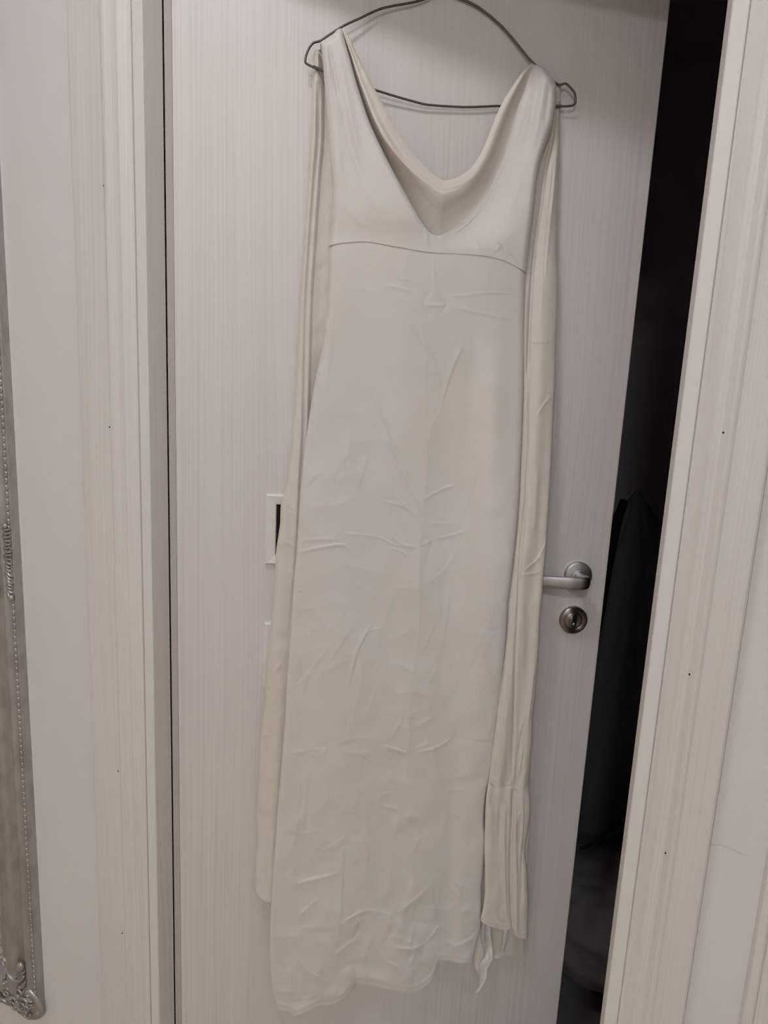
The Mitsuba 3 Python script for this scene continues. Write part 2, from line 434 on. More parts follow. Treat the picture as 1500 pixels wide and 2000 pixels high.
# keyhole rose, with anisotropic turning marks (uv polar)
prof = np.array([(0.0262, 0.0), (0.0262, 0.0068), (0.0252, 0.0080), (0.0235, 0.0088), (0.0172, 0.0094), (0.0168, 0.0084), (0.0162, 0.0084), (0.0158, 0.0095), (0.0100, 0.0098), (0.0, 0.0100)])
ang = np.linspace(0, 2 * np.pi, 97)
V = np.array([[leaf(CU + r * np.cos(a), KZ + r * np.sin(a), w) for r, w in prof] for a in ang]).reshape(-1, 3)
UV = np.array([[(a / (2 * np.pi), j / 10) for j in range(len(prof))] for a in ang]).reshape(-1, 2)
em = grid_mesh(V.reshape(97, len(prof), 3))
ek = obj('keyhole_rose', em, 'm_nickel_dark', 'door_1', smooth=True, uv=UV)
labels[ek] = {'label': 'darker bronze-grey round keyhole rose below the handle'}


def stadium(w2, h2, n=12):
    a = np.linspace(0, np.pi, n)
    return [(w2 * np.cos(x), h2 - w2 + w2 * np.sin(x)) for x in a] + [(-w2 * np.cos(x), -(h2 - w2) - w2 * np.sin(x)) for x in a]


kh = extrude_profile(stadium(0.0043, 0.0108), 0.006, 0.0108)
V = kh.vertices
labels[obj('keyhole', trimesh.Trimesh(leaf(CU + V[:, 0] + 0.0005, KZ + V[:, 1] + 0.001, V[:, 2]), kh.faces, process=False), 'm_black', ek)] = {'label': 'black keyhole slot'}
labels[obj('lock_plug', ellipsoid(leaf(CU - 0.0003, KZ - 0.0062, 0.0103), AX * 0.0032, NX * 0.0012, np.array([0, 0, 0.0030])), 'm_nickel', ek, smooth=True)] = {'label': 'pale metal plug at the foot of the keyhole'}

# ------------------------------------------------------------------ ceiling lamp of the hall
for n_, (lx, ly, lr, rad) in enumerate(LAMPS):
    base = lathe([(0, 0), (lr + 0.02, 0), (lr + 0.02, -0.018), (lr + 0.004, -0.022), (lr + 0.004, -0.004), (0, -0.004)], 48)
    base.apply_translation((lx, ly, H))
    lk = 'ceiling_lamp' if n_ == 0 else f'ceiling_lamp_{n_:03d}'
    scene[lk + '__base'] = mikit.ply(base, 'm_lampbody', smooth=30)
    tag(lk, ('small round white ceiling lamp right in front of the door', 'larger round white ceiling lamp in the middle of the hall', 'larger round white ceiling lamp at the far end of the hall')[n_], 'lamp')
    pr = [(0.0, -0.055)] + [(lr * math.sin(a), -0.020 - 0.035 * math.cos(a)) for a in np.linspace(0.15, math.pi / 2, 12)]
    dome = trimesh.creation.revolve(np.array(pr), sections=48)
    dome.apply_translation((lx, ly, H))
    if (dome.face_normals[:, 2] * dome.area_faces).sum() > 0:
        dome.invert()
    scene[lk + '__diffuser'] = mikit.ply(dome, 'm_ceiling', smooth=True, emitter={'type': 'area', 'radiance': rgb(*rad)})

# ------------------------------------------------------------------ mirror with its ornate frame, hung on the wall at the left
MXR, MW, MZ0, MZ1 = -0.2910, 0.66, 0.045, 1.93
MXL = MXR - MW
# profile: (inset from the outer edge, height off the wall)
mp = [(0.0, 0.0), (0.0, 0.0170), (0.0008, 0.0178), (0.0020, 0.0178), (0.0028, 0.0165), (0.0128, 0.0165), (0.0140, 0.0165), (0.0160, 0.0190), (0.0205, 0.0225), (0.0245, 0.0230),
      (0.0275, 0.0205), (0.0295, 0.0165), (0.0330, 0.0150), (0.0365, 0.0185), (0.0400, 0.0245), (0.0450, 0.0290), (0.0510, 0.0310), (0.0575, 0.0310), (0.0590, 0.0295), (0.0605, 0.0310),
      (0.0680, 0.0300), (0.0740, 0.0270), (0.0790, 0.0225), (0.0800, 0.0205), (0.0830, 0.0225), (0.0860, 0.0215), (0.0880, 0.0180), (0.0890, 0.0060)]
cs = [(MXL, MZ0, 1, 1), (MXR, MZ0, -1, 1), (MXR, MZ1, -1, -1), (MXL, MZ1, 1, -1)]
bars = []
for a in range(4):
    b = (a + 1) % 4
    bars.append(grid_mesh(np.array([[[cs[e][0] + cs[e][2] * s, -hh_, cs[e][1] + cs[e][3] * s] for s, hh_ in mp] for e in (b, a)])))
scene['mirror__frame'] = mikit.ply(cat(bars), 'm_silver', smooth=40)
tag('mirror', 'tall mirror in an ornate antique silver frame at the left edge of the wall', 'mirror')
fi = 0.0885
scene['mirror__glass'] = mikit.ply(box(MXL + fi, MXR - fi, -0.0085, -0.006, MZ0 + fi, MZ1 - fi), 'm_mirror')
labels['mirror__glass'] = {'label': 'mirror glass reflecting the hall'}


def mvec(dx, dz, dy=0.0):
    return np.array([dx, -dy, dz])


def leaf_blob(x, z, h0, length, width, ang, thick=0.004, sub=2):
    """A comma-shaped acanthus lobe lying on the frame at (x, z), pointing along ang."""
    d = np.array([math.cos(ang), math.sin(ang)])
    e = np.array([-d[1], d[0]])
    m = ellipsoid(np.zeros(3), np.array([length, 0, 0]), np.array([0, width, 0]), np.array([0, 0, thick]), sub)
    V = m.vertices.copy()
    t = V[:, 0] / length
    V[:, 1] *= (1 - 0.45 * t)
    V[:, 1] += 0.35 * width * t ** 2
    V[:, 2] *= 1 + 0.25 * t
    return trimesh.Trimesh(np.c_[x + V[:, 0] * d[0] + V[:, 1] * e[0], -(h0 + V[:, 2]), z + V[:, 0] * d[1] + V[:, 1] * e[1]], m.faces[:, ::-1], process=False)


# twisted bead along the groove of both uprights and both rails
bead = []
one = trimesh.creation.icosphere(subdivisions=1)


def bead_run(p, q, h0):
    p, q = np.array(p), np.array(q)
    n = int(np.linalg.norm(q - p) / 0.0062)
    d = (q - p) / np.linalg.norm(q - p); e = np.array([-d[1], d[0]])
    for i in range(n + 1):
        c = p + (q - p) * i / n
        sgn = 1 if i % 2 else -1
        a = d * 0.8 + e * 0.6 * sgn
        V = one.vertices
        b = np.array([-a[1], a[0]])
        xy = c + np.outer(V[:, 0] * 0.0047, a) + np.outer(V[:, 1] * 0.0023, b)
        bead.append(trimesh.Trimesh(np.c_[xy[:, 0], -(h0 + V[:, 2] * 0.0028), xy[:, 1]], one.faces[:, ::-1], process=False))


ib = 0.0078
bead_run((MXR - ib, MZ0 + ib), (MXR - ib, MZ1 - ib), 0.0165)
bead_run((MXL + ib, MZ0 + ib), (MXR - ib, MZ0 + ib), 0.0165)
scene['mirror__beading'] = mikit.ply(cat(bead), 'm_silver', smooth=True)
labels['mirror__beading'] = {'label': 'fine twisted leaf beading along the frame', 'kind': 'stuff'}

# carved clasp half way up the right upright: two columns of leaf lobes
rng = np.random.default_rng(4)
zc = on_wall(20, 1100, -0.02)[2]


def clasp(zc):
    out = []
    for col, x0, hcol in ((0, MXR - 0.0115, 0.0205), (1, MXR - 0.036, 0.030)):
        for i in range(19):
            z = zc + 0.062 - i * 0.0068
            s = 0.0092 + 0.0015 * math.sin(i * 1.1) + 0.001 * rng.random()
            a = math.radians(8 - 2.6 * i if col == 0 else 195 + 3 * i) + 0.16 * rng.standard_normal()
            out.append(leaf_blob(x0 + 0.0012 * math.sin(i * 2.3), z, hcol - 0.001, s, 0.0034, a, 0.0052))
    for x, z, r, hz in ((MXR - 0.0125, zc + 0.070, 0.0062, 0.022), (MXR - 0.034, zc + 0.074, 0.0085, 0.031), (MXR - 0.009, zc - 0.066, 0.0072, 0.021), (MXR - 0.034, zc - 0.060, 0.0090, 0.031)):
        out.append(ellipsoid((x, -hz, z), mvec(r, 0.0), mvec(0, 0, 0.0045), mvec(0, r * 0.9)))
    for sgn in (1, -1):
        t = np.linspace(0, 1, 26)
        aa = 4.2 * t * sgn + 1.0
        rr = 0.015 * (1 - 0.75 * t)
        P = np.c_[MXR - 0.060 + rr * np.cos(aa), np.full(26, -0.0345), zc + sgn * 0.030 + rr * np.sin(aa)]
        out.append(tube(P, 0.0026 * (1.2 - t), 8))
    for sgn in (1, -1):
        P = np.array([(MXR - 0.036, -0.022, zc + 0.066 * sgn), (MXR - 0.034, -0.026, zc + 0.03 * sgn), (MXR - 0.037, -0.026, zc), ])
        out.append(tube(P, 0.0022, 8, sub=14))
    return cat(out)


scene['mirror__clasp_ornament'] = mikit.ply(clasp(zc), 'm_silver', smooth=True)
labels['mirror__clasp_ornament'] = {'label': 'carved leaf clasp half way up the frame'}


def spiral(x, z, h0, r, turns, a0, sgn, rad):
    t = np.linspace(0, 1, 34)
    aa = a0 + sgn * turns * 2 * np.pi * t
    rr = r * (1 - 0.82 * t)
    return tube(np.c_[x + rr * np.cos(aa), -(h0 + 0.003 * t), z + rr * np.sin(aa)], rad * (1.15 - 0.6 * t), 8)


def corner(sx, sz):
    """Shell and scrolls over one corner; drawn for the lower right one, mirrored by sx, sz."""
    cx, cz = 0.0, 0.0
    out = []

    def at(i, j):
        return cx - i, cz + j
    # plate that fills the mitre and bulges past the outer edge
    t = np.linspace(0, 2 * np.pi, 40)
    out.append(ellipsoid((-0.036, -0.019, 0.034), mvec(0.040, -0.028), mvec(0, 0, 0.0105), mvec(0.026, 0.030), 3))
    for kx in range(14):                                    # small lobes all over the plate
        a = kx * 2.4
        rr = 0.007 + 0.0024 * kx
        out.append(leaf_blob(-0.031 + rr * math.cos(a), 0.030 + rr * math.sin(a) * 0.9, 0.0285 - 0.00025 * kx, 0.0072, 0.0030, a + 1.9, 0.0042))
    out.append(spiral(-0.026, 0.026, 0.030, 0.014, 1.6, 0.3, 1, 0.0026))
    out.append(tube(np.array([(-0.006, -0.0225, 0.058), (-0.004, -0.0235, 0.036), (-0.006, -0.0225, 0.014), (-0.016, -0.022, -0.001), (-0.034, -0.022, 0.0015), (-0.056, -0.023, 0.010)]), 0.0022, 8, sub=40))
    for (i, j, r, n, a0, sg, rad) in ((0.030, 0.036, 0.020, 1.5, 0.6, 1, 0.0030), (0.052, 0.030, 0.017, 1.4, 2.4, -1, 0.0028), (0.034, 0.064, 0.013, 1.3, -0.8, -1, 0.0026), (0.070, 0.052, 0.012, 1.3, 1.0, 1, 0.0024), (0.020, 0.020, 0.011, 1.2, 0.2, -1, 0.0024)):
        x, z = at(i, j)
        out.append(spiral(x, z, 0.031, r, n, a0, sg, rad))
    for kx in range(9):
        a = math.radians(150 - kx * 22)
        x, z = at(0.034 - 0.024 * math.cos(a), 0.030 - 0.024 * math.sin(a) + 0.012)
        out.append(leaf_blob(x, z, 0.029, 0.0095, 0.0034, a + 0.3, 0.004))
    for kx in range(7):                                     # lobes running up the upright
        x, z = at(0.030 + 0.006 * math.sin(kx * 1.7), 0.062 + 0.0085 * kx)
        out.append(leaf_blob(x, z, 0.0285, 0.0100, 0.0036, math.radians(60 + 25 * math.sin(kx * 2.0)), 0.0045))
    for kx in range(8):                                     # lobes running along the rail
        x, z = at(0.060 + 0.010 * kx, 0.030 + 0.005 * math.sin(kx * 1.9))
        out.append(leaf_blob(x, z, 0.0285, 0.0100, 0.0036, math.radians(170 + 25 * math.sin(kx * 2.3)), 0.0045))
    x, z = at(0.030, 0.128)
    out.append(ellipsoid((x, -0.030, z), mvec(0.0085, 0.001), mvec(0, 0, 0.006), mvec(0, 0.011)))
    for kx in range(4):
        out.append(tube(np.array([(x - 0.006 + 0.004 * kx, -0.033, z - 0.006), (x - 0.004 + 0.003 * kx, -0.033, z - 0.020), (x - 0.002 + 0.0015 * kx, -0.031, z - 0.034)]), 0.0013, 6, sub=10))
    P = np.array([(x + 0.008, -0.030, z - 0.018), (x - 0.004, -0.032, z - 0.034), (x - 0.022, -0.032, z - 0.036), (x - 0.034, -0.031, z - 0.024), (x - 0.036, -0.030, z - 0.002), (x - 0.040, -0.028, z + 0.012)])
    out.append(tube(P, [0.003, 0.0028, 0.0034, 0.0028, 0.0024, 0.0016], 8, sub=30))
    for (i, j) in ((0.072, 0.130), (0.076, 0.118), (0.070, 0.106), (0.074, 0.094), (0.078, 0.082), (0.072, 0.074), (0.082, 0.066)):
        x2, z2 = at(i, j)
        out.append(leaf_blob(x2, z2, 0.028, 0.0065, 0.0034, 2.0 + j * 30, 0.005))
    m = cat(out)
    V = m.vertices.copy()
    V[:, 0] *= sx; V[:, 2] *= sz
    return trimesh.Trimesh(V, m.faces if sx * sz > 0 else m.faces[:, ::-1], process=False)


for sx, sz, x, z in ((1, 1, MXR, MZ0), (-1, 1, MXL, MZ0), (1, -1, MXR, MZ1), (-1, -1, MXL, MZ1)):
    m = corner(sx, sz); m.apply_translation((x, 0, z))
    labels[obj('corner_ornament', m, 'm_silver', 'mirror', smooth=True)] = {'label': 'carved shell and scroll ornament on the corner'}

# ------------------------------------------------------------------ wire hanger
HW = 0.0055
hp = [(856, -14), (825, 0), (745, 17), (700, 37), (672, 50), (640, 70), (625, 80), (612, 84), (603, 96), (597, 113), (596, 121), (603, 127), (632, 138), (680, 158), (740, 178), (800, 196), (838, 205), (900, 209),
      (980, 207), (1040, 208), (1085, 208), (1118, 206), (1124, 200), (1123, 185), (1114, 171), (1103, 163), (1095, 166), (1066, 144), (1040, 122), (1000, 74), (975, 47), (925, 9), (905, 0), (872, -12), (862, -16)]
hw_ = [.006, .008, .013, .018, .021, .0225, .0235, .0245, .025, .025, .025, .0245, .0225, .018, .014, .011, .009, .008,
       .008, .011, .013, .015, .0155, .016, .016, .0155, .015, .0125, .010, .007, .006, .0055, .0055, .0055, .0055]
wire = on_leaf([p[0] for p in hp], [p[1] for p in hp], hw_)
wire = PchipInterpolator(np.r_[0, np.cumsum(np.linalg.norm(np.diff(wire, axis=0), axis=1))], wire)
ww = wire(np.linspace(0, wire.x[-1], 400))
rw = 0.00165
apex = on_leaf(859, -15, HW)
ua = (apex - O) @ AX
hookp = np.array([leaf(ua, apex[2] - 0.004, HW), leaf(ua, apex[2] + 0.02, HW), leaf(ua, LEAF_Z1 - 0.02, HW), leaf(ua, LEAF_Z1 - 0.003, HW), leaf(ua, LEAF_Z1 + 0.004, 0.003), leaf(ua, LEAF_Z1 + 0.004, -0.020), leaf(ua, LEAF_Z1 + 0.003, -LEAF_T), leaf(ua, LEAF_Z1 - 0.012, -LEAF_T - 0.005), leaf(ua, LEAF_Z1 - 0.04, -LEAF_T - 0.005)])
scene['wire_hanger__frame'] = mikit.ply(tube(ww, rw, 10), 'm_wire', smooth=True)
tag('wire_hanger', 'bent dark wire coat hanger hooked over the door, carrying the dress', 'hanger')
scene['wire_hanger__hook'] = mikit.ply(tube(hookp, rw, 10, sub=60), 'm_wire', smooth=True)
tw = np.linspace(0, 1, 60)
ctr = np.array([leaf(ua, apex[2] + 0.0 + 0.03 * t_, HW) for t_ in tw])
scene['wire_hanger__twist'] = mikit.ply(cat([tube(ctr + 0.0024 * (np.cos(16 * tw + ph)[:, None] * AX + np.sin(16 * tw + ph)[:, None] * NX), 0.0013, 7) for ph in (0, math.pi)]), 'm_wire', smooth=True)
for a, b, hw_ in (((611, 130), (634, 139), 0.0235), ((1083, 208), (1096, 207.5), 0.0135)):
    labels[obj('wire_wrap', tube(on_leaf([a[0], (a[0] + b[0]) / 2, b[0]], [a[1], (a[1] + b[1]) / 2, b[1]], hw_), 0.0024, 10), 'm_wrap', 'wire_hanger', smooth=40)] = {'label': 'dark wrap on the wire'}

# ------------------------------------------------------------------ dress
def relief(px, py, strokes):
    """Sum of creases (metres) at the frame positions. Stroke: (points, height mm, width px, kind)."""
    out = np.zeros(px.shape)
    fx, fy = px.ravel(), py.ravel()
    acc = np.zeros(fx.shape)
    for pts, amp, wid, kind in strokes:
        wid, amp = 0.60 * wid, 0.92 * amp
        if pts[0][1] > 1600 and wid < 9:
            wid, amp = 1.45 * wid, 1.12 * amp
        q = spline2(pts, max(6, 5 * len(pts)))
        r = 4 * wid
        m = np.nonzero((fx > q[:, 0].min() - r) & (fx < q[:, 0].max() + r) & (fy > q[:, 1].min() - r) & (fy < q[:, 1].max() + r))[0]
        if not len(m):
            continue
        X, Y = fx[m], fy[m]
        best = np.full(len(m), 1e9); sd = np.zeros(len(m)); par = np.zeros(len(m))
        s = np.r_[0, np.cumsum(np.linalg.norm(np.diff(q, axis=0), axis=1))]
        for i in range(len(q) - 1):
            d = q[i + 1] - q[i]; L2 = d @ d + 1e-9
            t = np.clip(((X - q[i, 0]) * d[0] + (Y - q[i, 1]) * d[1]) / L2, 0, 1)
            ex, ey = X - q[i, 0] - t * d[0], Y - q[i, 1] - t * d[1]
            dist = np.hypot(ex, ey)
            b = dist < best
            best[b] = dist[b]; sd[b] = (np.sign(d[0] * ey - d[1] * ex) * dist)[b]; par[b] = ((s[i] + t * math.sqrt(L2)) / s[-1])[b]
        tap = np.clip(np.minimum(par, 1 - par) / 0.30, 0, 1); tap = tap * tap * (3 - 2 * tap)
        if kind == 'r':
            g = np.exp(-(sd / wid) ** 2)
        elif kind == 'p':                                   # pleat: full height to both ends
            g = np.exp(-(sd / wid) ** 2); tap = np.clip(np.minimum(par, 1 - par) / 0.06, 0, 1)
        elif kind == 's':                                   # steep on the left of the stroke, gentle on its right
            g = np.where(sd > 0, np.exp(-(sd / wid) ** 1.5), np.exp(-(sd / (0.35 * wid)) ** 2))
        else:                                               # 'k' a crease with a sharp spine
            g = np.exp(-np.abs(sd) / wid)
        acc[m] += amp * 0.001 * g * tap
    out += acc.reshape(px.shape)
    return out


def rumple(px, py, scale, seed):
    p = np.stack([px / scale, py / scale, np.full(px.shape, seed * 7.3)], -1)
    a = meshkit.fbm(p, 3, seed)
    return a - 0.5


def ridged(px, py, sx, sy, seed):
    wx = 30 * (meshkit.noise(np.stack([px / 90, py / 90, np.full(px.shape, 3.0)], -1), seed + 9) - 0.5)
    p = np.stack([(px + wx) / sx, (py - wx) / sy, np.full(px.shape, 1.5)], -1)
    return 1 - 2 * np.abs(meshkit.noise(p, seed) - 0.5)


def curve_x(pts):
    """x as a smooth function of y through (x, y) points."""
    pts = np.array(sorted(pts, key=lambda q: q[1]), float)
    f = PchipInterpolator(pts[:, 1], pts[:, 0], extrapolate=False)
    return lambda y: f(np.clip(y, pts[0, 1], pts[-1, 1]))


def curve_y(pts):
    pts = np.array(sorted(pts), float)
    f = PchipInterpolator(pts[:, 0], pts[:, 1], extrapolate=False)
    return lambda x: f(np.clip(x, pts[0, 0], pts[-1, 0]))


def panel(xl, xr, top, hem, rows, cols, tpow=1.0):
    """px, py grids of a hanging panel between two side curves, a top edge and a hem (both y of x)."""
    t = np.linspace(0, 1, cols)
    t = 0.5 - 0.5 * np.cos(np.pi * t) if tpow != 1.0 else t

    def solve(f, y0):
        y = np.full(cols, float(y0))
        for _ in range(12):
            x = xl(y) + t * (xr(y) - xl(y))
            y = 0.5 * y + 0.5 * f(x)
        return y
    ya, yb = solve(top[0], top[1]), solve(hem[0], hem[1])
    r = np.linspace(0, 1, rows)[:, None]
    py = ya + r * (yb - ya)
    px = xl(py) + t * (xr(py) - xl(py))
    return px, py, np.broadcast_to(t, px.shape), np.broadcast_to(r, px.shape)


def edge_round(px, a, b, R):
    """0 at the side edges, 1 further in than R pixels."""
    d = np.clip(np.minimum(px - a, b - px) / R, 0, 1)
    return np.sqrt(np.clip(1 - (1 - d) ** 2, 0, 1))


def sheet(px, py, w, bsdf, key, wrap=True, label=None):
    P = on_leaf(px, py, np.maximum(w, 0.0035))
    if wrap:                                                # turn the side edges back towards the door
        for e, s in ((0, 1), (-1, -1)):
            cols = []
            for k_, (dx, dw) in enumerate(((0.5, 0.0012), (2.5, 0.0032), (6.0, 0.0042))):
                cols.append(on_leaf(px[:, e] + s * dx, py[:, e], np.maximum(w[:, e] - dw, 0.003)))
            P = np.concatenate([np.stack(cols[::-1], 1), P] if e == 0 else [P, np.stack(cols, 1)], axis=1)
    scene[key] = mikit.ply(grid_mesh(P), bsdf, smooth=True)
    if label: labels[key] = {'label': label}


tag('dress', 'long ivory crepe evening dress with cowl neck and hanging sleeves on the wire hanger', 'dress')

def sleeve_w(py):
    return np.interp(py, [150, 230, 330, 500, 700, 900, 1000, 1090, 1180, 1300, 1500, 1840], [0.0120, 0.0130, 0.0220, 0.0250, 0.034, 0.050, 0.058, 0.0665, 0.0665, 0.061, 0.055, 0.049])


# ---- skirt front
sk_l = curve_x([(646, 460), (643, 480), (641, 550), (632, 660), (614, 750), (603, 820), (592, 900), (584, 1000), (579, 1080), (573, 1150), (567, 1250), (561, 1320), (557, 1400), (549, 1500), (541, 1600), (534, 1700), (528, 1800), (527, 1860), (531, 1920), (543, 1975), (548, 2000)])
sk_r = curve_x([(1030, 480), (1027, 530), (1024, 640), (1023, 720), (1021, 800), (1017, 900), (1012, 1000), (1002, 1100), (992, 1180), (987, 1260), (978, 1340), (967, 1430), (957, 1510), (948, 1560), (945, 1600), (947, 1640), (944, 1700), (940, 1740), (940, 1800), (929, 1850), (925, 1878), (925, 2000)])
seam = curve_y([(630, 484), (642, 480), (675, 474), (710, 472), (770, 481), (840, 492), (900, 496), (940, 499), (980, 508), (1010, 522), (1027, 532), (1040, 540)])
hem = curve_y([(525, 1930), (535, 1962), (548, 1973), (566, 1976), (576, 1984), (592, 1979), (625, 1964), (650, 1961), (671, 1950), (684, 1934), (694, 1921), (712, 1923), (740, 1928), (770, 1935), (800, 1939), (820, 1933), (836, 1922), (846, 1908), (852, 1890), (860, 1875), (880, 1877), (905, 1881), (930, 1880)])
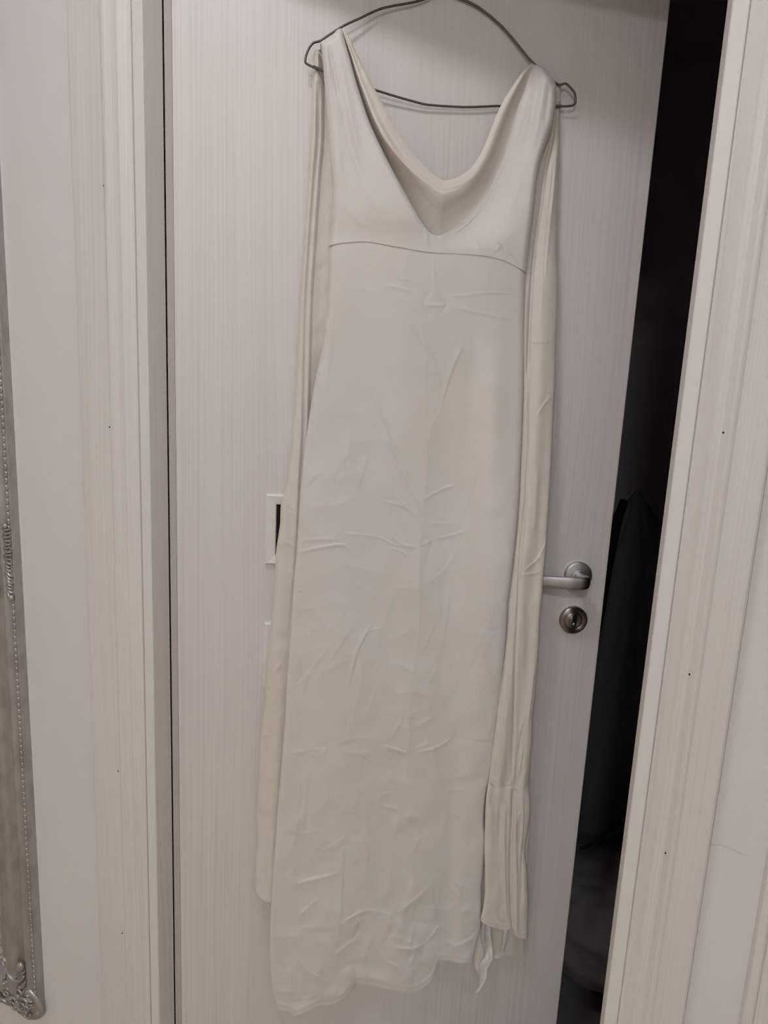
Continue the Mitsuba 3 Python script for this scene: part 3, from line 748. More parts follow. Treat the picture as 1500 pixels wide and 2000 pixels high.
STROKES = [
    # centre front crease, a long fold line
    ([(847, 500), (848, 530), (849, 558)], 0.8, 6, 's'),
    ([(849, 556), (838, 575), (827, 593), (836, 610), (847, 628)], -0.9, 4, 'k'), ([(849, 556), (861, 576), (873, 595), (860, 612), (847, 628)], -0.9, 4, 'k'), ([(825, 595), (855, 596), (872, 594)], 0.9, 5, 'r'),
    ([(848, 640), (842, 680), (836, 740), (833, 800), (834, 905), (828, 972), (822, 1040), (820, 1123), (819, 1212), (813, 1277), (808, 1310), (802, 1364), (800, 1415), (798, 1471), (789, 1526), (781, 1590), (774, 1650), (772, 1720)], 1.7, 26, 'k'),
    # horizontal packing folds
    ([(862, 578), (920, 575), (941, 571), (983, 571), (1022, 576)], 0.9, 5, 's'), ([(868, 594), (895, 601), (928, 609), (975, 618), (1017, 626)], 0.8, 6, 'r'),
    ([(774, 543), (813, 547)], 0.6, 5, 'r'), ([(736, 556), (787, 564), (822, 580)], 0.6, 6, 'r'), ([(680, 560), (740, 572)], 0.4, 6, 'r'),
    ([(785, 611), (813, 652), (847, 699), (860, 726)], 1.4, 7, 's'), ([(813, 610), (824, 640), (832, 690), (830, 750)], 0.7, 8, 'r'),
    ([(915, 662), (889, 707), (874, 750), (858, 805)], 1.3, 9, 's'), ([(835, 690), (862, 684)], 0.6, 5, 'r'), ([(828, 728), (866, 728)], 0.6, 6, 'r'),
    ([(700, 712), (727, 771), (753, 827), (765, 880), (787, 935), (817, 982), (838, 1036), (845, 1055)], 1.7, 7, 's'),
    ([(740, 800), (757, 850), (774, 884), (804, 948), (822, 990)], -1.2, 6, 'r'),
    ([(757, 850), (774, 890), (800, 950)], 0.9, 4, 'r'),
    ([(632, 915), (605, 940), (588, 960)], 0.7, 6, 'r'), ([(648, 650), (641, 720), (636, 785)], 0.6, 6, 'r'),
    ([(690, 820), (678, 880), (664, 925)], 0.5, 8, 'r'), ([(720, 880), (705, 930), (692, 965)], 0.7, 6, 'r'), ([(650, 878), (672, 915), (668, 950)], 0.5, 6, 'r'),
    ([(655, 1040), (719, 1045), (744, 1050), (770, 1063), (800, 1067), (822, 1069)], 1.1, 6, 's'),
    ([(574, 1083), (608, 1072), (646, 1065), (668, 1063), (685, 1072), (704, 1092)], 2.0, 7, 's'), ([(580, 1060), (621, 1053), (670, 1055)], 0.9, 6, 'r'),
    ([(759, 1030), (774, 1055), (796, 1065), (822, 1069)], 1.5, 6, 's'), ([(760, 1070), (783, 1076), (799, 1088)], 1.2, 5, 's'), ([(735, 975), (765, 982), (790, 990), (815, 1010)], 0.8, 6, 's'),
    ([(764, 955), (787, 982), (817, 1010)], 1.0, 5, 's'), ([(845, 1054), (877, 1046), (921, 1032)], 1.3, 5, 's'), ([(821, 1068), (846, 1053)], 1.4, 5, 'r'), ([(843, 1059), (834, 1095)], -1.0, 5, 'r'),
    ([(832, 1026), (860, 1022), (893, 1024)], 0.8, 5, 'r'), ([(826, 976), (855, 959), (892, 944)], 1.2, 6, 's'), ([(834, 950), (870, 952), (900, 946)], 0.5, 5, 'r'),
    ([(940, 880), (924, 948), (902, 1012), (890, 1035)], 0.9, 8, 's'), ([(990, 880), (985, 1000), (980, 1100)], 0.5, 14, 'r'),
    ([(734, 1210), (710, 1247), (693, 1289), (680, 1352)], 1.9, 8, 's'), ([(695, 1215), (668, 1255), (640, 1300)], 0.9, 9, 's'), ([(595, 1320), (621, 1289), (644, 1258)], 1.0, 8, 's'),
    ([(572, 1270), (580, 1295), (590, 1316)], 1.1, 6, 'r'), ([(576, 1160), (584, 1152), (592, 1160)], 0.9, 4, 'r'), ([(575, 1190), (610, 1188), (622, 1200), (640, 1240)], 0.7, 7, 'r'),
    ([(879, 1149), (874, 1195), (868, 1245)], 0.8, 7, 's'), ([(851, 1205), (834, 1255), (816, 1284)], 1.0, 8, 's'), ([(821, 1150), (864, 1114), (900, 1062)], 1.0, 9, 's'), ([(945, 1104), (962, 1114)], 0.9, 4, 'r'),
    ([(970, 1150), (950, 1250), (940, 1330)], 0.6, 12, 'r'), ([(905, 1260), (890, 1310), (880, 1380)], 0.6, 10, 'r'), ([(930, 1440), (918, 1500), (914, 1570)], 0.7, 10, 'r'),
    ([(790, 1390), (766, 1441), (750, 1458)], 1.0, 7, 's'), ([(747, 1455), (774, 1464), (799, 1472)], 1.9, 6, 's'), ([(798, 1473), (821, 1468), (851, 1460), (887, 1434)], 1.6, 6, 's'), ([(803, 1425), (825, 1411), (849, 1399)], 1.0, 7, 's'),
    ([(559, 1353), (582, 1334), (619, 1303)], 1.2, 7, 's'), ([(565, 1330), (575, 1380), (590, 1430)], 0.7, 8, 'r'), ([(568, 1472), (604, 1466)], 1.2, 6, 'r'), ([(600, 1468), (625, 1476), (640, 1452)], 0.9, 7, 'r'), ([(640, 1470), (660, 1453), (720, 1440), (748, 1450)], 0.6, 7, 'r'),
    ([(685, 1524), (719, 1556), (740, 1577), (755, 1612)], 1.3, 9, 's'), ([(742, 1573), (760, 1577), (782, 1580)], 1.0, 5, 'r'), ([(783, 1592), (830, 1600)], 0.7, 7, 'r'), ([(826, 1620), (805, 1665), (780, 1690)], 0.9, 10, 's'),
    ([(548, 1610), (570, 1620), (588, 1600)], 0.8, 9, 'r'), ([(545, 1540), (556, 1560), (560, 1600)], 0.8, 8, 'r'),
    ([(606, 1490), (598, 1560), (590, 1640)], 0.9, 12, 's'),
    # lower part, soft deep folds near the hem
    ([(564, 1735), (595, 1722), (627, 1714), (669, 1702)], 2.0, 9, 's'), ([(672, 1620), (668, 1700), (664, 1790), (656, 1862)], 1.3, 12, 's'), ([(577, 1797), (602, 1772), (630, 1748)], 1.2, 8, 's'),
    ([(568, 1812), (610, 1812), (662, 1812)], 1.2, 7, 'r'), ([(658, 1812), (680, 1796), (695, 1787), (720, 1778), (746, 1782), (770, 1789)], 2.0, 9, 's'), ([(768, 1790), (803, 1763), (845, 1726)], 1.6, 9, 's'),
    ([(697, 1790), (712, 1764)], 0.8, 7, 'r'), ([(652, 1870), (670, 1852), (689, 1838), (708, 1818)], 1.3, 9, 's'), ([(658, 1900), (706, 1904), (742, 1908)], 1.0, 9, 'r'), ([(750, 1846), (766, 1814)], -1.0, 5, 'r'),
    ([(764, 1838), (777, 1851), (803, 1853), (836, 1836)], 1.6, 7, 's'), ([(834, 1840), (846, 1824), (857, 1810), (868, 1816), (882, 1828)], 1.6, 7, 's'), ([(808, 1880), (803, 1905), (800, 1930)], 1.2, 6, 'r'), ([(820, 1880), (828, 1850), (838, 1830)], -1.0, 7, 'r'),
    ([(876, 1850), (913, 1838), (937, 1814)], 1.5, 7, 's'), ([(842, 1715), (847, 1760), (852, 1805)], 0.9, 8, 's'), ([(890, 1722), (905, 1738)], 1.3, 5, 'r'), ([(875, 1700), (910, 1740), (925, 1790)], 0.8, 9, 'r'),
    ([(564, 1830), (583, 1873), (614, 1904), (656, 1920)], 1.7, 9, 's'), ([(529, 1842), (545, 1868), (562, 1892)], 1.3, 7, 's'), ([(561, 1878), (566, 1920), (570, 1962)], 1.2, 7, 'r'), ([(680, 1920), (672, 1935), (664, 1945)], 1.0, 5, 'r'),
    ([(690, 1640), (715, 1690), (705, 1750)], 0.9, 14, 'r'), ([(800, 1690), (812, 1730), (800, 1770)], 0.8, 12, 'r'), ([(560, 1650), (572, 1700), (562, 1760)], 1.0, 10, 'r'), ([(610, 1840), (640, 1850), (650, 1880)], 0.9, 9, 'r'),
    ([(720, 1830), (735, 1850), (760, 1880), (800, 1890)], 1.2, 9, 's'), ([(700, 1905), (740, 1912), (790, 1922)], 0.9, 6, 'r'),
]


rs = np.random.default_rng(11)
RUMPLES = []
for _ in range(330):                                        # small random creases, denser and deeper towards the hem
    y_ = 560 + 1400 * rs.random() ** 0.62
    k_ = (y_ - 560) / 1400
    x_ = float(sk_l(y_) + (sk_r(y_) - sk_l(y_)) * rs.random())
    a_ = rs.choice([rs.normal(0.0, 0.35), rs.normal(1.0, 0.4), rs.normal(-0.9, 0.4), rs.normal(1.5, 0.25)])
    l_ = rs.uniform(14, 40) * (0.7 + 0.6 * k_)
    b_ = rs.normal(0, 0.22) * l_
    d_ = np.array([math.cos(a_), math.sin(a_)]); e_ = np.array([-d_[1], d_[0]])
    c_ = np.array([x_, y_])
    RUMPLES.append(([tuple(c_ - d_ * l_), tuple(c_ + e_ * b_), tuple(c_ + d_ * l_)], rs.uniform(0.2, 0.75) * (0.35 + 1.3 * k_) * rs.choice([1, 1, -1]), rs.uniform(7, 18), rs.choice(['s', 's', 'r'])))


def lever_lift(px, py):
    """The lever behind pushes the right part of the skirt and the sleeve out."""
    q = np.clip((px - (880 - 0.03 * (py - 600))) / 115.0, 0, 1)
    return (sleeve_w(py) - 0.030) * q * q * (3 - 2 * q) * np.clip((py - 560) / 200, 0, 1) * np.interp(py, [1180, 1500, 1700, 1850], [1.0, 0.55, 0.2, 0.0])


def skirt_base(px, py):
    """Offset of the skirt's front from the door, before creases: soft vertical rolls that grow downwards."""
    k = np.clip((py - 480) / 1400, 0, 1)
    xm = (px - 790 + 0.05 * (py - 480)) / 190.0
    w = 0.0365 + 0.010 * np.exp(-((py - 480) / 220) ** 2) * (1 - 0.4 * xm ** 2) - 0.004 * k
    w = w + 0.0028 * (0.4 + 0.6 * k) * np.sin(px / 26.0 + 0.0016 * py + 1.5 * np.sin(py / 330.0)) * (0.35 + 0.65 * meshkit.noise(np.stack([px / 120, py / 420, 0 * px], -1), 5))
    w = w + 0.0030 * np.exp(-((px - (968 - 0.055 * (py - 700))) / 22) ** 2) * np.clip((py - 600) / 150, 0, 1) - 0.0025 * np.exp(-((px - (925 - 0.05 * (py - 700))) / 20) ** 2) * np.clip((py - 560) / 200, 0, 1)
    w = w + 0.006 * rumple(px, py, 150, 2) + 0.006 * k * rumple(px, py * 0.8, 75, 17)
    w = w + (0.0007 + 0.0034 * k ** 1.6) * rumple(px, py, 34, 3) + (0.0004 + 0.0018 * k) * (ridged(px, py, 46, 60, 4) ** 3)
    return w


px, py, t, r = panel(sk_l, sk_r, (seam, 490), (hem, 1930), 820, 230)
a, b = px[:, :1], px[:, -1:]
w = 0.030 + (skirt_base(px, py) - 0.030) * edge_round(px, a, b, 13) + lever_lift(px, py) + relief(px, py, STROKES) + relief(px, py, RUMPLES)
hd = (hem(px) - py)
w = w + 0.0012 * np.sin(px / 13.0) * np.exp(-np.clip(hd, 0, None) / 40) + 0.0006 * np.exp(-((hd - 11) / 3.0) ** 2)
sheet(px, py, w, 'm_cloth', 'dress__skirt')
labels['dress__skirt'] = {'label': 'long creased front of the skirt'}

def cowl_w(px, tp, si):
    """Offset of the cowl sheet; tp runs from the neckline (0) to the lip (1), si from the left shoulder to the right one."""
    mid = np.sin(np.pi * si) ** 0.8
    left = 1 / (1 + np.exp((px - 885) / 22.0))
    base = 0.0385 + 0.007 * mid + 0.0045 * np.sin(np.pi * np.clip(tp / 0.55, 0, 1)) * (1 - 0.4 * mid)
    t0 = 0.24 + 0.46 * np.clip((0.47 - si) / 0.20, 0, 1)
    dl_ = 0.0375 * np.clip((tp - t0) / (0.97 - t0), 0, 1.25) ** 1.15
    q = np.clip((tp - 0.18) / 0.86, 0, 1)
    dr_ = 0.0180 * q * q * (3 - 2 * q)
    w = base - (dl_ * left + dr_ * (1 - left)) * (0.40 + 0.60 * mid)
    w = np.where(tp > 1.0, w - 0.010 * (tp - 1.0), w)
    ends = np.clip(np.minimum(si, 1 - si) / 0.05, 0, 1)
    return 0.032 - 0.008 * (si > 0.5) + (w - 0.032 + 0.008 * (si > 0.5)) * ends


# ---- bodice: a Coons patch between shoulders, lip of the cowl, sides and waist seam
LIP_L = [(668, 58), (676, 88), (684, 115), (694, 153), (707, 195), (721, 237), (738, 275), (756, 312), (776, 350), (796, 386), (815, 419), (832, 444), (848, 459), (858, 461)]
LIP_R = [(858, 461), (872, 454), (890, 443), (915, 422), (942, 390), (968, 345), (986, 296), (1000, 252), (1013, 208), (1025, 172), (1036, 143), (1044, 128)]
lipl, lipr = spline2(LIP_L, 120), spline2(LIP_R, 120)
SH_L = spline2([(626, 82), (634, 77), (645, 72), (653, 64), (660, 57), (668, 55)], 30)
SH_R = spline2([(1044, 126), (1054, 128), (1063, 134), (1072, 142), (1080, 153), (1085, 161)], 30)
top = np.vstack([SH_L[:-1], lipl[:-1], lipr[:-1], SH_R])
sp_ = np.r_[np.linspace(0, 0.12, 30)[:-1], np.linspace(0.12, 0.54, 120)[:-1], np.linspace(0.54, 0.90, 120)[:-1], np.linspace(0.90, 1.0, 30)]
NB = 300
sg = np.linspace(0, 1, NB)
topc = np.c_[np.interp(sg, sp_, top[:, 0]), np.interp(sg, sp_, top[:, 1])]
bx = 641 + (1028 - 641) * sg
botc = np.c_[bx, seam(bx) + 1.5]
bo_l = spline2([(626, 82), (631, 130), (635, 180), (640, 250), (645, 320), (649, 380), (648, 430), (641, 481)], 300)
bo_r = spline2([(1085, 161), (1086, 190), (1082, 230), (1070, 272), (1057, 310), (1049, 350), (1044, 400), (1038, 450), (1028, 533)], 300)
NR = 300
tg = np.linspace(0, 1, NR)[:, None, None]
S = sg[None, :, None]
L_, R_ = bo_l[:, None, :], bo_r[:, None, :]
C = (1 - tg) * topc[None] + tg * botc[None] + (1 - S) * L_ + S * R_ - ((1 - S) * (1 - tg) * topc[0] + S * (1 - tg) * topc[-1] + (1 - S) * tg * botc[0] + S * tg * botc[-1])
px, py = C[..., 0], C[..., 1]


def dist_to(px, py, q):
    best = np.full(px.shape, 1e9)
    for i in range(0, len(q) - 1, 3):
        a_, b_ = q[i], q[min(i + 3, len(q) - 1)]
        d = b_ - a_; t_ = np.clip(((px - a_[0]) * d[0] + (py - a_[1]) * d[1]) / (d @ d + 1e-9), 0, 1)
        best = np.minimum(best, np.hypot(px - a_[0] - t_ * d[0], py - a_[1] - t_ * d[1]))
    return best


dl, dr_ = dist_to(px, py, lipl), dist_to(px, py, lipr)
dside = np.minimum(dist_to(px, py, bo_l), dist_to(px, py, bo_r))
dtop = np.minimum(dist_to(px, py, SH_L), dist_to(px, py, SH_R))
wb = 0.0445 + 0.003 * np.sin(np.pi * np.clip((px - 640) / 390, 0, 1)) - 0.004 * np.clip((300 - py) / 220, 0, 1)
wb = wb + 0.008 * np.exp(-((px - 800) / 110) ** 2 - ((py - 390) / 130) ** 2) / (1 + np.exp((px - 870) / 25.0))
low = np.clip(1 - (seam(px) - py) / 60, 0, 1); low = low * low * (3 - 2 * low)
# rolled lip on the left and under the cowl, smooth valley on the right
onleft = 1 / (1 + np.exp((px - 880) / 16.0))
roll = np.sqrt(np.clip(1 - (1 - np.clip(dl / 9.0, 0, 1)) ** 2, 0, 1))
w = wb - onleft * 0.011 * (1 - roll)
from scipy.spatial import cKDTree
jn = cKDTree(lipr).query(np.c_[px.ravel(), py.ravel()])[1].reshape(px.shape)
w_lip = cowl_w(lipr[jn, 0], 1.0, 0.516 + 0.484 * jn / 119.0) + 0.0003
valley = 1 - np.clip(dr_ / (30 + 0.24 * np.clip(py - 130, 0, 260)), 0, 1)
valley = (1 - onleft) * valley ** 2 * (3 - 2 * valley)
w = w * (1 - valley) + w_lip * valley
w = w * (1 - low) + (skirt_base(px, py) + 0.0006) * low
edge_ = np.sqrt(np.clip(1 - (1 - np.clip(dside / 13.0, 0, 1)) ** 2, 0, 1))
w = 0.030 + (w - 0.030) * edge_
toproll = np.sqrt(np.clip(1 - (1 - np.clip(dtop / 14.0, 0, 1)) ** 2, 0, 1))
w_sh = 0.0305 - 0.0085 * np.clip((px - 850) / 150, 0, 1)
w = np.where(toproll < 1, w_sh + (w - w_sh) * toproll, w)
BOD = [([(640, 84), (646, 110), (651, 135), (657, 165), (662, 200)], -3.2, 6, 'r'), ([(634, 90), (640, 130), (646, 190), (650, 250)], 1.6, 6, 'r'), ([(653, 78), (664, 120), (678, 190), (694, 270), (712, 340)], 2.0, 13, 'r'), ([(650, 150), (656, 220), (664, 330), (672, 400)], 1.3, 12, 'r'),
       ([(664, 170), (680, 260), (704, 340), (730, 390)], -1.8, 11, 'r'), ([(684, 300), (715, 370), (755, 430)], 1.0, 16, 'r'), ([(660, 380), (690, 420), (720, 450)], 0.8, 14, 'r'),
       ([(1050, 128), (1036, 170), (1020, 230), (1000, 300)], 1.4, 11, 'r'), ([(1058, 134), (1050, 170), (1036, 240), (1020, 310)], -1.6, 9, 'r'), ([(1066, 140), (1061, 180), (1050, 240), (1036, 310)], 1.5, 9, 'r'), ([(1075, 150), (1071, 190), (1062, 250)], -1.2, 7, 'r'),
       ([(1030, 300), (1010, 370), (985, 440)], 0.9, 14, 'r'), ([(960, 470), (975, 480), (962, 492)], 1.0, 6, 'r'), ([(985, 482), (1000, 500)], 0.8, 6, 'r'), ([(930, 470), (935, 490)], 0.7, 7, 'r'), ([(832, 440), (834, 470), (842, 486)], 1.0, 5, 'r')]
w = w + relief(px, py, BOD) + 0.0030 * rumple(px, py, 90, 8) + 0.0010 * rumple(px, py, 40, 12)
# run the shoulders over the wire and down behind it
back = []
mr = np.clip((sg - 0.63) / 0.06, 0, 1) * np.clip((0.895 - sg) / 0.02, 0, 1)    # along the right lip the cloth runs on flat under the cowl
for dy, ww_, ex in ((3, 0.020, 1.5), (9, 0.012, 4.0), (20, 0.009, 8.0)):
    wrap_ = on_leaf(px[0], py[0] + dy, np.minimum(w[0], ww_))
    flat_ = on_leaf(px[0] - 0.85 * ex, py[0] - 0.5 * ex, w[0] - 0.0005 * ex)
    back.append(wrap_ * (1 - mr[:, None]) + flat_ * mr[:, None])
msk_w = np.maximum(w, 0.004)
P = np.concatenate([np.stack(back[::-1]), on_leaf(px, py, msk_w)], 0)
bt = on_leaf(px[-1], py[-1] - 1.0, msk_w[-1] - 0.0012)
P = np.concatenate([P, bt[None]], 0)
scene['dress__bodice'] = mikit.ply(grid_mesh(P), 'm_cloth', smooth=True)
labels['dress__bodice'] = {'label': 'smooth bodice above the waist seam'}
ss = np.linspace(0.004, 0.996, 240)
xs_ = 641 + (1028 - 641) * ss
wl = np.interp(ss, sg, msk_w[-1])
scene['dress__waist_seam'] = mikit.ply(tube(on_leaf(xs_, seam(xs_) + 2.2, wl - 0.0007), 0.00036, 6), 'm_thread', smooth=True)
labels['dress__waist_seam'] = {'label': 'curved seam line under the bust'}

# ---- cowl: from the free neckline edge down into the hollow behind the lip
NK_L = [(670, 53), (684, 78), (698, 106), (714, 138), (728, 166), (741, 191), (760, 226), (783, 266), (806, 298), (828, 323), (848, 341), (868, 353)]
NK_R = [(868, 353), (886, 349), (905, 340), (922, 325), (937, 303), (949, 278), (960, 250), (971, 222), (984, 195), (999, 171), (1018, 144), (1040, 123)]
neck_ = np.vstack([spline2(NK_L, 130)[:-1], spline2(NK_R, 121)])
lipc = np.vstack([spline2(LIP_L, 130)[:-1], spline2(LIP_R, 121)])
NS, NT = 250, 130
si = np.linspace(0, 1, NS)
s_old = np.linspace(0, 1, len(neck_))
nk = np.c_[np.interp(si, s_old, neck_[:, 0]), np.interp(si, s_old, neck_[:, 1])]
lc = np.c_[np.interp(si, s_old, lipc[:, 0]), np.interp(si, s_old, lipc[:, 1])]
over = 1.0 + 0.16 * np.sin(np.pi * np.clip(si, 0, 1)) + np.where(si < 0.5, 0.12, 0.0) * np.sin(np.pi * si)
tt_ = np.linspace(0, 1, NT)
tp = tt_[:, None] * over[None, :]
px = nk[None, :, 0] + tp * (lc - nk)[None, :, 0]
py = nk[None, :, 1] + tp * (lc - nk)[None, :, 1]
w = cowl_w(px, tp, si[None, :])
COWL = [([(700, 116), (720, 158), (735, 190), (760, 230)], 0.8, 5, 'r'), ([(716, 160), (722, 168)], 1.4, 4, 'r'), ([(752, 224), (762, 230)], 1.5, 4, 'r'), ([(782, 282), (796, 272)], 1.2, 5, 'r'), ([(726, 200), (742, 230), (770, 280), (800, 320)], 0.8, 10, 'r'), ([(853, 395), (856, 420), (858, 445)], 1.0, 6, 'r'),
        ([(704, 142), (712, 170)], 0.9, 6, 'r')]
# the facing's stitched edge, parallel to the neckline
dn = dist_to(px, py, neck_)
fw_ = 17 + 14 * (np.abs(si - 0.5) * 2)[None, :] ** 1.5
w = w + 0.0007 / (1 + np.exp((dn - fw_) / 0.9)) + relief(px, py, COWL) + 0.0016 * rumple(px, py, 45, 21)
P = on_leaf(px, py, np.maximum(w, 0.006))
foldb = np.stack([on_leaf(nk[:, 0], nk[:, 1] + dy, np.maximum(w[0] - dw, 0.005)) for dy, dw in ((8, 0.0028), (3, 0.0020), (0.6, 0.0010))])
P = np.concatenate([foldb, P], 0)
scene['dress__cowl_neckline'] = mikit.ply(grid_mesh(P), 'm_lining', smooth=True)
labels['dress__cowl_neckline'] = {'label': 'draped cowl hollow of the neckline'}

# ---- back panel, seen at the back neckline and at the hem on the right
bp_l = curve_x([(690, 340), (660, 400), (655, 480), (652, 560), (640, 680), (622, 780), (604, 900), (594, 1050), (582, 1250), (570, 1400), (560, 1550), (548, 1700), (542, 1860), (560, 1960)])
bp_r = curve_x([(953, 280), (960, 295), (985, 340), (1020, 420), (1020, 520), (1014, 700), (1010, 900), (1008, 1100), (1008, 1300), (1010, 1500), (1012, 1650), (1018, 1750), (1021, 1830), (1023, 1880), (1023, 1960)])
bnk = curve_y([(690, 330), (760, 345), (820, 352), (866, 352), (885, 344), (905, 334), (925, 318), (940, 302), (952, 285), (1023, 420)])
bhem = curve_y([(540, 1935), (600, 1950), (680, 1905), (740, 1915), (840, 1890), (930, 1862), (950, 1866), (972, 1872), (990, 1867), (1003, 1866), (1012, 1874), (1018, 1883), (1026, 1860)])
px, py, t, r = panel(bp_l, bp_r, (bnk, 400), (bhem, 1890), 300, 120)
w = 0.0125 + 0.002 * np.sin(px / 17.0 + py / 300) + 0.003 * rumple(px, py, 60, 31) + relief(px, py, [([(972, 1815), (966, 1845), (972, 1868)], -5.0, 9, 'p'), ([(1000, 1700), (1003, 1800), (1004, 1868)], 2.0, 7, 'p'), ([(958, 1820), (955, 1862)], 2.0, 5, 'p')])
w = 0.007 + (w - 0.007) * np.clip((py - 430) / 200, 0, 1)
sheet(px, py, np.clip(w, 0.005, 0.033), 'm_lining', 'dress__back_panel', wrap=False, label='back of the dress, showing at the nape and below the right cuff')

# ---- left sleeve, behind the skirt's edge
sl_l = curve_x([(613, 98), (611, 150), (609, 200), (604, 300), (600, 380), (592, 480), (586, 570), (582, 640), (577, 760), (571, 850), (562, 930), (554, 970), (548, 990), (547, 1020), (543, 1050), (539, 1080), (537, 1130), (531, 1200), (525, 1260), (519, 1310), (516, 1345), (518, 1360), (513, 1400), (507, 1460), (504, 1540), (501, 1600), (503, 1640), (500, 1680), (498, 1728), (497.5, 1745), (497.5, 1765)])
sl_r = curve_x([(632, 98), (642, 150), (650, 250), (660, 380), (664, 480), (660, 600), (640, 720), (622, 850), (610, 1000), (604, 1100), (596, 1250), (588, 1400), (575, 1550), (562, 1700), (556, 1765)])
px, py, t, r = panel(sl_l, sl_r, (curve_y([(600, 110), (613, 101), (620, 97), (640, 100)]), 100), (curve_y([(495, 1734), (500, 1741), (507, 1751), (516, 1759), (530, 1763), (560, 1766)]), 1755), 640, 70)
cr = curve_x([(622, 150), (622, 250), (615, 350), (606, 480), (599, 600), (596, 720), (593, 850), (588, 940), (583, 1050), (573, 1160), (566, 1240), (558, 1350), (552, 1500), (545, 1650), (536, 1760)])
dcr = px - cr(py)
w = 0.020 + 0.0030 * np.sin(np.pi * np.clip(t * 1.3, 0, 1)) - 0.011 * np.clip(dcr / 12.0, 0, 1) * np.clip((1250 - py) / 300, 0.15, 1) + 0.0014 * np.sin(px / 6.5 + py / 210.0)
w = w - 0.0060 * np.exp(-(dcr / 4.5) ** 2) * np.clip((py - 120) / 80, 0, 1) * np.clip((1320 - py) / 400, 0.15, 1)
w = 0.012 + (w - 0.012) * np.clip(edge_round(px, px[:, :1], px[:, -1:] + 50, 7), 0, 1) + 0.0025 * rumple(px, py, 24, 43)
w = w + np.clip((py - 950) / 400, 0, 1) * (0.0030 * rumple(px, py, 32, 41) + 0.0012 * ridged(px, py, 30, 34, 6) ** 3)
w = w + relief(px, py, [([(553, 950), (562, 985), (574, 1000)], 1.6, 5, 's'), ([(566, 985), (576, 1000)], 1.0, 4, 'r'), ([(558, 1000), (578, 1005)], 0.9, 4, 'r'), ([(540, 1070), (560, 1060), (575, 1075)], 1.0, 6, 'r'), ([(530, 1322), (545, 1300), (553, 1290)], 1.6, 5, 's'), ([(508, 1470), (522, 1455), (528, 1448)], 1.6, 4, 's'),
                       ([(506, 1440), (525, 1436), (530, 1446)], 1.2, 5, 'r'), ([(528, 1468), (545, 1480)], 1.3, 4, 's'), ([(500, 1582), (520, 1578)], 1.5, 4, 's'), ([(505, 1640), (515, 1660), (520, 1740)], 1.4, 6, 's'), ([(520, 1690), (530, 1660), (534, 1620)], 1.2, 6, 'r'), ([(586, 590), (594, 585)], 1.0, 5, 'r'), ([(520, 1345), (528, 1340)], 2.0, 4, 'r')])
w = w - 0.004 * np.clip((220 - py) / 100, 0, 1)
sheet(px, py, w, 'm_lining', 'dress__sleeve', label='narrow left sleeve hanging beside the skirt')

# ---- right sleeve, carried over the door lever, ending in a gathered cuff
sr_r = curve_x([(1096, 163), (1095, 190), (1094, 215), (1093, 300), (1090, 380), (1088, 480), (1089, 560), (1086, 655), (1084, 740), (1081, 800), (1077, 900), (1071, 1000), (1066, 1080), (1062, 1120), (1059, 1160), (1055, 1210), (1052, 1270), (1047, 1330), (1043, 1380), (1040, 1400), (1040, 1440), (1036, 1480), (1034, 1520), (1030, 1545)])
sr_l = curve_x([(1074, 163), (1072, 215), (1062, 270), (1046, 330), (1038, 420), (1024, 530), (1018, 640), (1022, 720), (1020, 800), (1016, 900), (1011, 1000), (1001, 1100), (991, 1180), (986, 1260), (977, 1340), (966, 1430), (957, 1500), (952, 1545)])


px, py, t, r = panel(sr_l, sr_r, (curve_y([(1070, 163), (1090, 163), (1100, 164)]), 164), (curve_y([(945, 1536), (958, 1529), (969, 1538), (981, 1531), (994, 1539), (1007, 1530), (1019, 1538), (1035, 1532)]), 1535), 620, 90)
w = sleeve_w(py)
SR = [([(1087, 200), (1080, 260), (1066, 330), (1056, 400), (1046, 470), (1038, 560), (1034, 640), (1030, 740)], -6.0, 5, 'p'), ([(1092, 230), (1086, 320), (1079, 400), (1070, 470)], 1.6, 5, 'r'), ([(1083, 300), (1074, 400), (1066, 480), (1060, 600)], -2.0, 4, 'r'), ([(1078, 340), (1072, 450), (1060, 560), (1056, 640)], 1.6, 6, 'r'),
      ([(1030, 664), (1052, 667), (1084, 662)], 1.6, 4, 's'), ([(1028, 760), (1028, 900), (1022, 1000)], 2.0, 7, 'p'), ([(1045, 820), (1062, 790), (1080, 770)], 1.8, 7, 's'), ([(1030, 880), (1026, 980), (1016, 1090), (1012, 1180), (1006, 1300), (1003, 1420), (1000, 1520)], -3.5, 5, 'p'),
      ([(1050, 900), (1046, 1000), (1040, 1060)], 1.5, 8, 'r'), ([(1010, 1120), (1035, 1121), (1060, 1112)], 2.0, 5, 's'), ([(1014, 1118), (1035, 1105), (1056, 1082), (1066, 1050)], 1.8, 5, 's'), ([(1002, 1080), (1012, 1082)], 1.4, 4, 'r'),
      ([(1024, 1140), (1022, 1260), (1020, 1380)], 1.2, 9, 'r'), ([(992, 1200), (982, 1300), (974, 1400)], -2.0, 5, 'p'), ([(1046, 1290), (1036, 1380), (1030, 1430)], 1.6, 6, 's'), ([(1030, 1395), (1016, 1430), (1010, 1480)], 1.6, 6, 's'), ([(996, 1350), (986, 1450), (984, 1520)], 1.4, 8, 'r'),
      ([(1010, 1420), (1006, 1480), (1003, 1525)], 2.0, 4, 'p'), ([(1022, 1450), (1016, 1500), (1010, 1528)], 1.8, 5, 's'), ([(972, 1524), (990, 1533), (1000, 1524)], 1.8, 5, 's'), ([(960, 1520), (975, 1528)], 1.2, 5, 'r'), ([(1015, 1535), (1030, 1500)], 1.4, 4, 's')]
rd = edge_round(px, px[:, :1], px[:, -1:], 13)
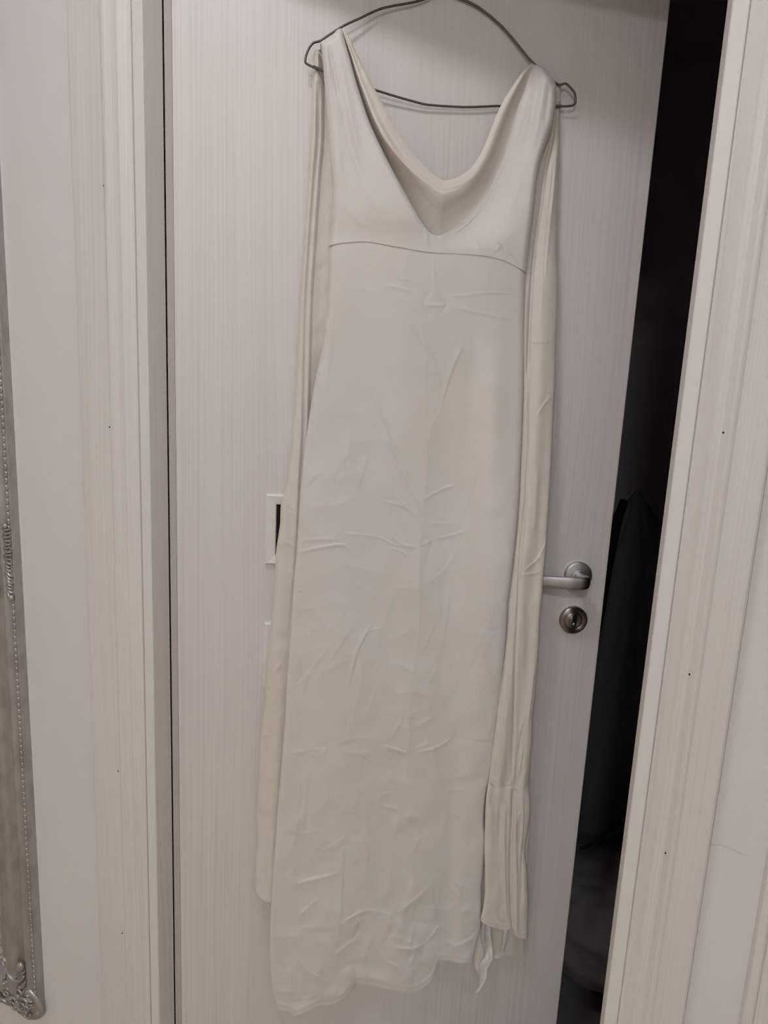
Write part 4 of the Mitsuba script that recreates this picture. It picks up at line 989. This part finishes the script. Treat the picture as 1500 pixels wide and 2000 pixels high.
w = w - 0.0075 * (1 - rd) + 0.0020 * np.sin(t * 9.0 + py / 260) * np.clip((py - 200) / 100, 0, 1) + relief(px, py, SR) + 0.0028 * rumple(px, py, 40, 51) + np.clip((py - 700) / 500, 0, 1) * 0.0009 * ridged(px, py, 26, 46, 8) ** 3
gath = np.clip((py - 1440) / 95, 0, 1) ** 2
w = w + gath * (0.0016 * np.sin(px / 3.6 + np.sin(py / 40.0)) - 0.003)
sheet(px, py, w, 'm_lining', 'dress__sleeve_001', label='right sleeve gathered into a ruffled cuff')
# hidden inner face keeps the sleeve a tube from the side
w2 = np.minimum(w - 0.010, sleeve_w(py) - 0.012)
inner = on_leaf(px + 0.0, py, np.maximum(w2, 0.004))
for a_ in (0, -1):
    inner[:, a_] = on_leaf(px[:, a_], py[:, a_], np.maximum(w[:, a_] - 0.004, 0.004))
inner = inner[::4, ::4]
cf_l = curve_x([(955, 1515), (953, 1530), (949, 1560), (947, 1610), (946, 1660), (947, 1700), (947, 1740), (944, 1770), (939, 1795), (938, 1830)])
cf_r = curve_x([(1032, 1515), (1033, 1528), (1034, 1545), (1036, 1580), (1031, 1625), (1026, 1660), (1029, 1700), (1031, 1740), (1032, 1770), (1031, 1800), (1031, 1840)])
chem = curve_y([(930, 1790), (938, 1798), (950, 1806), (962, 1811), (970, 1812), (980, 1816), (988, 1817), (997, 1814), (1001, 1812), (1004, 1822), (1009, 1831), (1020, 1833), (1032, 1833)])
px, py, t, r = panel(cf_l, cf_r, (curve_y([(945, 1524), (1035, 1524)]), 1524), (chem, 1815), 260, 90)
w = sleeve_w(py) - 0.001 - 0.004 * np.clip((1540 - py) / 16, 0, 1)
g2 = np.exp(-(py - 1532) / 45)
CF = [([(1002, 1540), (1001, 1590), (998, 1650), (997, 1720), (1000, 1790), (1003, 1832)], -6.5, 4.5, 'p'), ([(1007, 1580), (1008, 1680), (1010, 1830)], 2.0, 5, 'p'), ([(990, 1540), (986, 1640), (988, 1760), (990, 1815)], 1.8, 9, 's'), ([(964, 1545), (960, 1620), (962, 1700)], 1.3, 9, 'r'), ([(978, 1545), (976, 1600), (974, 1680)], -1.3, 7, 'r'), ([(975, 1700), (970, 1760), (968, 1808)], 1.2, 9, 'r'),
      ([(1020, 1540), (1022, 1600), (1016, 1680), (1018, 1740)], 1.8, 6, 's'), ([(1012, 1660), (1018, 1720), (1014, 1790)], -1.6, 5, 'r'), ([(1000, 1645), (1010, 1600), (1024, 1570)], 1.2, 5, 's')]
rd = edge_round(px, px[:, :1], px[:, -1:], 10)
w = w - 0.0055 * (1 - rd) + g2 * (0.0014 * np.sin(px / 3.6 + np.sin(py / 40.0)) - 0.0018) + 0.0035 * rumple(px, py / 2.2, 15, 62) + relief(px, py, CF) + 0.0026 * rumple(px, py, 34, 61)
w = w + 0.0005 * np.exp(-((chem(px) - py - 9) / 2.0) ** 2)
sheet(px, py, w, 'm_lining', 'dress__sleeve_001__cuff', label='flared ruffle below the gathering')
# the far half of the flared ruffle, behind
px, py, t, r = panel(curve_x([(1012, 1535), (1020, 1600), (1024, 1700), (1020, 1830)]), curve_x([(1034, 1535), (1036, 1550), (1035, 1600), (1030, 1660), (1031, 1690), (1029, 1830)]), (curve_y([(1000, 1536), (1040, 1536)]), 1536), (curve_y([(1000, 1690), (1020, 1690), (1040, 1680)]), 1690), 90, 24)
w = sleeve_w(py) - 0.016 + 0.002 * np.sin(py / 25.0 + px / 5)
sheet(px, py, w, 'm_lining', 'dress__sleeve_001__ruffle_back', label='back of the ruffle')

# ---- twisted tie end and a short tail under the cuff
cx = PchipInterpolator([1790, 1815, 1840, 1856, 1868, 1880, 1894, 1905, 1920, 1936], [951, 949, 950, 954, 955, 949, 944, 944, 940, 933])
hw = PchipInterpolator([1790, 1815, 1840, 1856, 1868, 1880, 1894, 1905, 1920, 1936], [9, 9.5, 11, 9, 8, 8.5, 8, 7, 4.5, 0.8])
yy = np.linspace(1790, 1936, 150)[:, None]
tt_ = np.linspace(-1, 1, 30)[None, :]
px = cx(yy) + hw(yy) * tt_
py = yy + 0.0 * tt_ + 3.0 * tt_
tw_ = (yy - 1855) / 26.0
w = 0.030 + 0.006 * np.tanh(tw_ * 1.4) * tt_ - 0.003 * np.cos(tt_ * 2.4) + 0.003 * np.sin(yy / 9.0 + tt_ * 2) * np.exp(-((yy - 1862) / 30) ** 2)
sheet(px, py, w, 'm_cloth', 'dress__tie', label='twisted pointed tie end at the hem')
cx = PchipInterpolator([1800, 1825, 1842, 1852, 1861], [990, 988, 985, 983, 982])
yy = np.linspace(1800, 1861, 60)[:, None]
hw = PchipInterpolator([1800, 1825, 1845, 1855, 1861], [4.5, 5.0, 3.6, 3.2, 1.2])
px = cx(yy) + hw(yy) * tt_
py = yy + 0 * tt_
w = 0.026 + 0.0025 * np.cos(tt_ * 1.5) + 0.0015 * np.sin(yy / 12)
sheet(px, py, w, 'm_cloth', 'dress__tie_001', label='short pale tie tail under the cuff')
# skirt's folded under-layer beside the tie
px, py, t, r = panel(curve_x([(925, 1790), (922, 1830), (924, 1870), (932, 1905), (936, 1912)]), curve_x([(952, 1790), (950, 1840), (946, 1880), (940, 1912)]), (curve_y([(915, 1790), (960, 1790)]), 1790), (curve_y([(920, 1868), (926, 1884), (932, 1898), (938, 1908), (946, 1890), (952, 1876)]), 1890), 80, 26)
w = 0.0215 + 0.002 * np.sin(px / 5.0 + py / 40)
sheet(px, py, w, 'm_lining', 'dress__hem_fold', label='pointed under-fold of the hem')

# ---- thread hanging loops at the shoulders
obj('hanging_loop', tube(on_leaf([617, 622, 627, 630], [96, 101, 108, 120], [0.031, 0.033, 0.034, 0.030]), 0.0007, 6, sub=16), 'm_thread', 'dress', smooth=True)
obj('hanging_loop', tube(on_leaf([1088, 1091, 1094, 1096.5], [199, 196, 194, 192], [0.0345, 0.0345, 0.034, 0.033]), 0.0007, 6, sub=16), 'm_thread', 'dress', smooth=True)

# ------------------------------------------------------------------ dark coat hanging in the unlit room
YC = 1.02
pk = on_wall(1236, 966, YC)
zz = np.linspace(0, 1, 90)[:, None]
aa = np.linspace(0, 2 * np.pi, 97)[None, :]
ztop, zbot = pk[2], ZF + 0.002
zz = zz ** 1.6
z = ztop + (zbot - ztop) * zz
dz = ztop - z
rx = np.minimum(0.006 + 0.72 * dz, 0.125 + 0.10 * dz)
ry = np.minimum(0.006 + 0.45 * dz, 0.075 + 0.06 * dz)
fold = 1 + 0.10 * np.sin(aa * 7 + 2 * zz) * np.clip(dz * 3, 0, 1) + 0.03 * np.sin(aa * 17 + 9 * zz)
X = pk[0] + 0.012 + 0.03 * zz + rx * fold * np.cos(aa)
Y = YC + 0.07 + ry * fold * np.sin(aa)
P = np.stack(np.broadcast_arrays(X, Y, z), -1)
cap = np.broadcast_to(P[0].mean(0) + np.array([0, 0, 0.004]), P[0].shape)
scene['coat__body'] = mikit.ply(grid_mesh(np.concatenate([cap[None], P])), 'm_coat', smooth=True)
tag('coat', 'dark coat draped to a point in the unlit room beyond the gap', 'coat')
lap = np.array([(pk[0] - 0.02, YC + 0.02, ztop - 0.02), (pk[0] - 0.04, YC - 0.01, ztop - 0.14), (pk[0] - 0.05, YC - 0.02, ztop - 0.32), (pk[0] - 0.06, YC - 0.035, ztop - 0.48)])
labels[obj('lapel', tube(lap, [0.010, 0.016, 0.014, 0.006], 10, sub=30), 'm_black', 'coat', smooth=True)] = {'label': 'black edge of the coat front'}
# dark soft bag slumped on the floor beyond the gap
c0 = on_wall(1190, 1720, 0.62)
V = trimesh.creation.icosphere(subdivisions=5)
vv = V.vertices.copy()
n_ = meshkit.fbm(vv * 1.7 + 4, 3, 2)[:, None]
vv = vv * (0.8 + 0.4 * n_)
hgt = c0[2] + 0.05
vv = vv * np.array([0.24, 0.17, 0.5 * hgt]) + np.array([c0[0] + 0.02, 0.66, 0.5 * hgt])
vv[:, 2] = np.maximum(vv[:, 2] - 0.03, ZF + 0.0005)
scene['bag__body'] = mikit.ply(trimesh.Trimesh(vv, V.faces, process=False), 'm_darkfloor', smooth=True)
tag('bag', 'dark soft bag slumped on the floor in the gap right of the door', 'bag')
fold_ = on_wall([1132, 1150, 1175, 1200, 1222], [1657, 1652, 1638, 1627, 1623], 0.50)
obj('strap', tube(fold_, 0.0035, 8, sub=30), 'm_black', 'bag', smooth=True)
